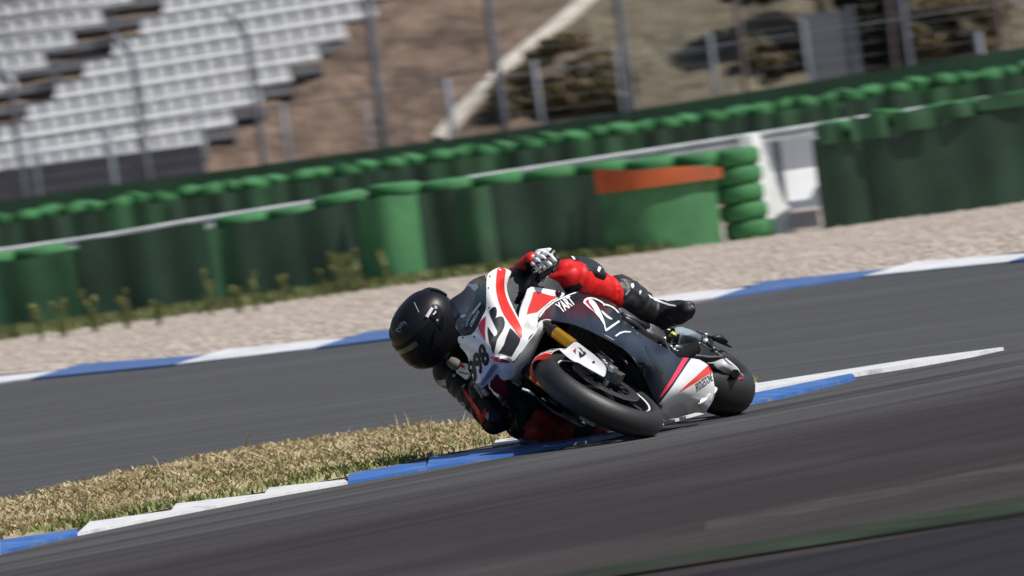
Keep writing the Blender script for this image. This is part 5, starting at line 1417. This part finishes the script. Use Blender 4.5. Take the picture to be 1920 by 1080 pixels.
# --- helmet
hf_ = worldpx(-.56, -.70, .44); hu_ = worldpx(-.66, .70, .26)
hf_ /= np.linalg.norm(hf_); hu_ -= hf_ * (hu_ @ hf_); hu_ /= np.linalg.norm(hu_); hl_ = np.cross(hu_, hf_)
RH = np.stack([hf_, hl_, hu_], 1)
HC = B(799, 612, .93)
def hshape(th, ph_):
    """th: azimuth from the front towards the left, ph_: elevation"""
    cx, sx_ = cos(th), sin(th); ce, se = cos(ph_), sin(ph_)
    a = .172 if cx > 0 else .160
    x = a * ce * cx; y = .138 * ce * sx_; z = (.142 if se > 0 else .165) * se
    n = 2.25
    k = (abs(ce * cx) ** n + abs(ce * sx_) ** n + abs(se) ** n) ** (-1 / n)
    x, y, z = x * k * .97, y * k * .97, z * k
    if se < 0 and cx > 0: x += .018 * cx * min(1, -se * 2)          # chin bar
    if z < -.135: z = -.135 - (z + .135) * 0.0
    if cx < -.2 and se > .1: x -= .018 * min(1, (-cx - .2)) * se      # rear spoiler
    return np.array([x, y, z])
def hgrid(t0, t1, p0, p1, n, m, scale=1.0):
    V = [hshape(t0 + (t1 - t0) * i / n, p0 + (p1 - p0) * j / m) * scale for j in range(m + 1) for i in range(n + 1)]
    Fc = [(j * (n + 1) + i, j * (n + 1) + i + 1, (j + 1) * (n + 1) + i + 1, (j + 1) * (n + 1) + i) for j in range(m) for i in range(n)]
    return V, Fc
V, Fc = hgrid(-pi, pi, -pi / 2 + .02, pi / 2 - .001, 56, 34)
hel = mesh_obj('helmet', V, Fc, m_helmet, rider, True)
MH = Matrix(((RH[0, 0], RH[0, 1], RH[0, 2], HC[0]), (RH[1, 0], RH[1, 1], RH[1, 2], HC[1]), (RH[2, 0], RH[2, 1], RH[2, 2], HC[2]), (0, 0, 0, 1)))
bm = bmesh.new(); bm.from_mesh(hel.data); bmesh.ops.remove_doubles(bm, verts=bm.verts, dist=.0005); bmesh.ops.recalc_face_normals(bm, faces=bm.faces)
bm.transform(MH); bm.to_mesh(hel.data); bm.free(); auto_smooth(hel, 40)
BVH['helmet'] = BVHTree.FromPolygons([v.co for v in hel.data.vertices], [tuple(p.vertices) for p in hel.data.polygons])
def hpart(name, t0, t1, p0, p1, n, m, scale, mt, thick=.004):
    V, Fc = hgrid(t0, t1, p0, p1, n, m, scale)
    V = [RH @ v + HC for v in V]
    # orient outwards
    F2 = []
    for f in Fc:
        a, b, c = V[f[0]], V[f[1]], V[f[2]]; nn = np.cross(b - a, c - a)
        F2.append(f if nn @ (a - HC) > 0 else tuple(reversed(f)))
    W = [v + (HC - v) * thick / .15 for v in V]; k = len(V)
    cnt = {}
    for f in F2:
        for i in range(4): cnt[(f[i], f[(i + 1) % 4])] = 1
    A = F2 + [tuple(reversed([i + k for i in f])) for f in F2] + [(b, a, a + k, b + k) for (a, b) in cnt if (b, a) not in cnt]
    o = mesh_obj(name, V + W, A, mt, hel, True); auto_smooth(o, 40); return o
hpart('visor', -1.42, 1.42, -.40, .30, 28, 8, 1.022, m_visor)
hpart('visor_strip', -.95, .72, .02, .17, 18, 3, 1.027, m_vstrip, .002)
hpart('crown_vent', -.34, .34, .80, 1.12, 8, 5, 1.03, m_helmet, .006)
hpart('chin_vent', -.45, .45, -.72, -.50, 8, 4, 1.012, m_slider, .004)
for s in (1, -1): hpart('brow_vent', s * .62 - .16, s * .62 + .16, .52, .72, 5, 4, 1.02, m_helmet, .006)
sp1 = hpart('spoiler', 2.5, 3.78, .25, .75, 14, 6, 1.05, m_helmet, .012)
# side plate with the visor hinge
pl_ = [(808, 574), (815, 569), (822, 573), (828, 584), (831, 598), (830, 612), (827, 622), (822, 614), (815, 604), (807, 596), (804, 586)]
spl = decal('visor_pivot', pl_, mat('gloss black hinge plate', (0.006, 0.008, 0.009), 0.15, spec=0.4), ['helmet'], hel, 3, .0055, cut=1)
# badge, stickers
def ring(cx, cy, a, b, ang, k=20): return [(cx + a * cos(2 * pi * i / k) * cos(ang) - b * sin(2 * pi * i / k) * sin(ang), cy + a * cos(2 * pi * i / k) * sin(ang) + b * sin(2 * pi * i / k) * cos(ang)) for i in range(k)]
decal('badge', ring(752.5, 613, 12, 6.2, radians(-45)), m_dgrey, ['helmet'], hel, 3, .002)
decal('badge', ring(752.5, 613, 10.6, 5.1, radians(-45)), m_dblack, ['helmet'], hel, 3, .003)
lettering('maker_name', 'HJC', (747.5, 621), (11.5, -11.5), (-3.2, -4.2), m_dgrey, ['helmet'], hel, .004, bold=.02)
decal('sticker', [(797, 594), (808, 577), (812, 580), (802, 597)], m_sticker, ['helmet'], hel, 3, .009)
decal('sticker', [(813, 576), (818, 575), (819, 580), (814, 581)], m_dgrey, ['helmet'], hel, 3, .009)
decal('sticker', [(810, 590), (816, 583), (817, 587), (812, 592)], m_sticker, ['helmet'], hel, 3, .009)
decal('crease', [(776, 567), (778, 567.5), (786, 585), (785, 586.5)], m_dgrey, ['helmet'], hel, 3, .0015)
decal('pivot_screw', disc_px(818.5, 601, 2.2), m_bolt, ['helmet'], hel, 2, .010)
# --- left glove round the bar
gl = Geo()
fing = [[(997, 492, 1.00), (1004, 500, 1.055), (1013, 509, 1.06), (1017, 510, 1.03)], [(1004, 485, 1.00), (1013, 493, 1.06), (1022, 502, 1.07), (1026, 504, 1.04)],
        [(1013, 480, 1.00), (1022, 487, 1.06), (1031, 496, 1.07), (1034, 498, 1.04)], [(1023, 476, 1.00), (1032, 481, 1.06), (1039, 488, 1.06), (1042, 491, 1.03)]]
frad = [.0105, .0118, .0122, .0115]
for fg, r in zip(fing, frad):
    p = [B(*q) for q in fg]
    for i in range(3): gl.capsule(p[i], r * (1.08 - .08 * i), p[i + 1], r * (1.0 - .09 * i), 12, 4)
    gl.ellipsoid(p[1], (r * 1.18,) * 3, n=10, m=8)
    gl.ellipsoid(p[0] + np.array([.006, 0, .008]), (r * 1.25,) * 3, n=10, m=8)
gl.ellipsoid(B(1017, 484, .965), (.036, .040, .040), n=16, m=12)
gl.capsule(B(1030, 474, .96), .022, B(1012, 478, .95), .026, 12, 4)
gl.capsule(B(1001, 493, .975), .026, B(994, 494, .96), .032, 12, 4)
glo = gl.build('glove', m_glove, rider, True); glo['label'] = 'white left glove gripping the clutch side bar'
k_ = Geo()
k_.capsule(B(1034, 477, .975), .017, B(1044, 486, .97), .014, 10, 4); k_.capsule(B(1042, 488, .97), .011, B(1034, 503, 1.0), .010, 10, 4); k_.capsule(B(1045, 492, .95), .010, B(1037, 508, .98), .010, 10, 4)
k_.build('glove_palm', m_gloveb, glo, True)
kn = Geo()
for fg in fing: kn.ellipsoid(B(*fg[1]) + np.array([.012, 0, .004]), (.006, .006, .008), n=8, m=6)
kn.build('knuckle_guard', m_slider, glo, True)
for q in [(1007, 494), (1016, 488), (1026, 482)]:
    Geo().ellipsoid(B(q[0], q[1], 1.062), (.005, .005, .009), n=8, m=6).build('finger_gap', m_gloveb, glo, True)
# --- right glove
gr_ = Geo()
for i, (x, y) in enumerate([(893, 725), (897, 731), (901, 737), (905, 742)]):
    a = B(x, y, 1.03); b = B(x + 3, y - 5, 1.08); c = B(x + 8, y - 3, 1.085)
    gr_.capsule(a, .0125, b, .0115, 10, 4); gr_.capsule(b, .0115, c, .0105, 10, 4)
gr_.ellipsoid(B(898, 736, 1.0), (.04, .035, .045)); gr_.capsule(B(905, 722, 1.0), .014, B(893, 716, 1.04), .012, 10, 4)
o = gr_.build('glove', mat('grey glove leather', (0.22, 0.22, 0.24), 0.55, var=0.7, scale=45), rider, True); o['label'] = 'grey white right glove on the throttle'
# --- knee sliders
def slider(c, nrm, upv, a, b, t, name='knee_slider'):
    n = np.array(nrm, float); n /= np.linalg.norm(n); u = np.array(upv, float); u -= n * (u @ n); u /= np.linalg.norm(u); v = np.cross(n, u)
    V, Fc = [], []; K = 24
    rings = [(1.0, -t * .6), (1.0, 0.0), (.97, t * .45), (.80, t * .75), (.76, t), (.45, t * 1.12)]
    for s, h in rings:
        for k in range(K):
            ca, sa = cos(2 * pi * k / K), sin(2 * pi * k / K)
            q = 2.6; rr = (abs(ca) ** q + abs(sa) ** q) ** (-1 / q)
            V.append(np.array(c) + u * a * s * rr * ca + v * b * s * rr * sa + n * (h - .10 * (a * s * rr * ca) ** 2 / a))
    for i in range(len(rings) - 1):
        for k in range(K): Fc.append((i * K + k, i * K + (k + 1) % K, (i + 1) * K + (k + 1) % K, (i + 1) * K + k))
    Fc.append(tuple((len(rings) - 1) * K + k for k in range(K)))
    return auto_smooth(Geo().add(V, Fc).build(name, m_slider, rider), 50)
# left slider lies on the outer, upper side of the knee and shin
ca_, cb_ = B(1076, 483, .69), B(1134, 511, .56)
cm = (ca_ + cb_) / 2; axd = cb_ - ca_
outw = worldpx(.42, .86, .30)
ks = slider(cm - outw * .008, outw, axd, np.linalg.norm(axd) * .50, .068, .020)
BVH['ks'] = BVHTree.FromPolygons([v.co for v in ks.data.vertices], [tuple(p.vertices) for p in ks.data.polygons])
decal('slider_tab', [(1070.5, 480), (1076, 480), (1080, 487), (1075.5, 488)], m_dwhite, ['ks', 'body'], ks, 3, .003)
decal('slider_tab', [(1119, 508), (1122, 500), (1127, 502), (1123, 511)], m_dwhite, ['ks', 'body'], ks, 3, .003)
slider(B(1002, 836, .83), worldpx(-.25, -.9, .3), worldpx(1, 0.1, .3), .07, .055, .018)
# --- boots
def boot(side):
    g = Geo()
    if side == 'L':
        P_ = [(1160, 553, .40, .088), (1176, 560, .36, .086), (1194, 570, .30, .078), (1212, 582, .25, .066), (1228, 590, .22, .064), (1245, 590, .22, .064), (1262, 588, .24, .058), (1278, 584, .27, .050), (1287, 580, .29, .042)]
        p = [B(q[0], q[1], q[2]) for q in P_]; r = [q[3] for q in P_]
    else:
        p = [np.array(q) for q in [(.50, -.335, .475), (.40, -.265, .42), (.32, -.22, .36), (.36, -.205, .315), (.42, -.20, .31)]]; r = [.07, .066, .058, .05, .04]
    for i in range(len(p) - 1): g.capsule(p[i], r[i], p[i + 1], r[i + 1], 18, 5)
    if side == 'L':
        g.capsule(B(1222, 600, .24), .034, B(1248, 608, .24), .026, 12, 4); g.capsule(B(1248, 606, .24), .026, B(1268, 598, .25), .022, 12, 4)
    t = g.build('tmp_boot', m_boot, None, True)
    q = t.modifiers.new('r', 'REMESH'); q.mode = 'VOXEL'; q.voxel_size = .007
    q = t.modifiers.new('s', 'SMOOTH'); q.iterations = 6; q.factor = .5
    me = bpy.data.meshes.new_from_object(t.evaluated_get(bpy.context.evaluated_depsgraph_get())); bpy.data.objects.remove(t)
    me.materials.clear(); me.materials.append(m_boot); me.polygons.foreach_set('use_smooth', [True] * len(me.polygons))
    for v in me.vertices:
        w_ = (RB @ np.array(v.co)); v.co += v.normal * (.0030 * mnoise.noise(v.co * 16) + .0026 * sin(mnoise.noise(v.co * 7) * 16))
    o = bpy.data.objects.new('boot', me); COL.objects.link(o); o.parent = rider
    return o
bl = boot('L'); bl['label'] = 'left boot, shiny black with a white piped instep'
BVH['boot'] = BVHTree.FromPolygons([v.co for v in bl.data.vertices], [tuple(p.vertices) for p in bl.data.polygons])
boot('R')
decal('instep_piping', [(1214, 551.5), (1220, 555), (1230, 561), (1243, 566), (1256, 570.5), (1268, 572.5), (1268, 575), (1255, 573.5), (1242, 569), (1228, 564), (1218, 558)], m_dwhite, ['boot'], bl, 3, .002)
decal('boot_mark', [(1183, 532), (1187, 531), (1189, 537), (1186, 541), (1183, 538)], m_dwhite, ['boot'], bl, 2, .002)
decal('boot_mark', [(1172, 552), (1179, 543), (1181, 544), (1174, 554)], m_dgrey, ['boot'], bl, 2, .002)
decal('boot_mark', [(1198, 546), (1202, 544), (1202, 548), (1199, 553)], m_dwhite, ['boot'], bl, 2, .002)
tp = Geo(); tp.capsule(B(1289, 571, .30), .016, B(1297, 580, .30), .018, 10, 4); tp.capsule(B(1297, 580, .30), .017, B(1294, 592, .29), .014, 10, 4); tp.build('toe_slider', m_slider, bl, True)
cf_ = Geo(); cf_.tube([B(1161, 519, .33), B(1166, 518, .33), B(1172, 521, .32)], .010, 8); cf_.build('boot_cuff', m_gloveb, bl, True)
decal('leg_gap_shade', [(1058, 541), (1066, 536), (1078, 534), (1087, 530), (1092, 538), (1084, 545), (1066, 548)], m_lblack, ['body'], body, 4, .003)  # black patch painted as the dark gap between leg and tank
# --- red flash, white lettering and emblem on the right sleeve
decal('sleeve_flash', [(868, 728), (872, 730), (878, 739), (885, 748), (893, 758), (899, 768), (904, 777), (908, 770), (909, 765), (912, 766), (912, 778), (908, 790), (903, 795), (898, 783), (891, 770), (884, 758), (876, 746), (869, 735)], m_lred, ['body'], body, 4, .003)
decal('sleeve_mark', [(820, 713), (836, 711), (838, 722), (826, 723.5)], m_dgrey, ['body'], body, 3, .003)
eb = [(849, 746), (853, 744), (857.5, 745.5), (860, 750), (861, 753.5), (865, 752.5), (870, 754.5), (873.5, 759.5), (874, 765), (871.5, 770)]
ebi = [(869.5, 769), (872, 764.5), (871.5, 760), (868.5, 756.5), (865, 755), (861, 756), (858.5, 754), (858, 750.5), (856, 747.5), (853, 746.3), (850, 747.5)]
decal('sleeve_emblem', eb + ebi, m_dgrey, ['body'], body, 2, .003)
decal('sleeve_mark', [(912, 775), (916, 772), (917, 780), (916, 788), (912, 784), (909.5, 780)], m_dgrey, ['body'], body, 3, .003)
decal('sleeve_mark', [(866, 725), (872, 721), (873, 723), (868, 728)], m_dgrey, ['body'], body, 3, .003)
decal('sleeve_mark', [(848, 703), (854, 701), (855, 706), (850, 708)], m_dgrey, ['body'], body, 3, .003)
# white and red shoulder flash between helmet and fairing, chin strap side
fl = panel('chest_flash', [(853, 697, .92), (862, 690, .92), (866, 680, .92), (875, 682, .95), (882, 690, .98), (881, 702, .98), (874, 713, .96), (866, 706, .94)], m_lwhite, rider, (), 4, .01, key='flash')
decal('flash_stripe', [(863, 688), (867, 682), (869, 684), (873, 692), (868, 690)], m_lred, ['flash'], fl, 3, .002)
decal('flash_stripe', [(858, 696.5), (882, 701), (882, 703), (862, 699)], m_lblack, ['flash'], fl, 3, .002)
Geo().ellipsoid(B(852, 682, .90), (.03, .026, .038)).build('neck_collar', mat('grey neoprene', (0.14, 0.13, 0.125), 0.8), rider, True)
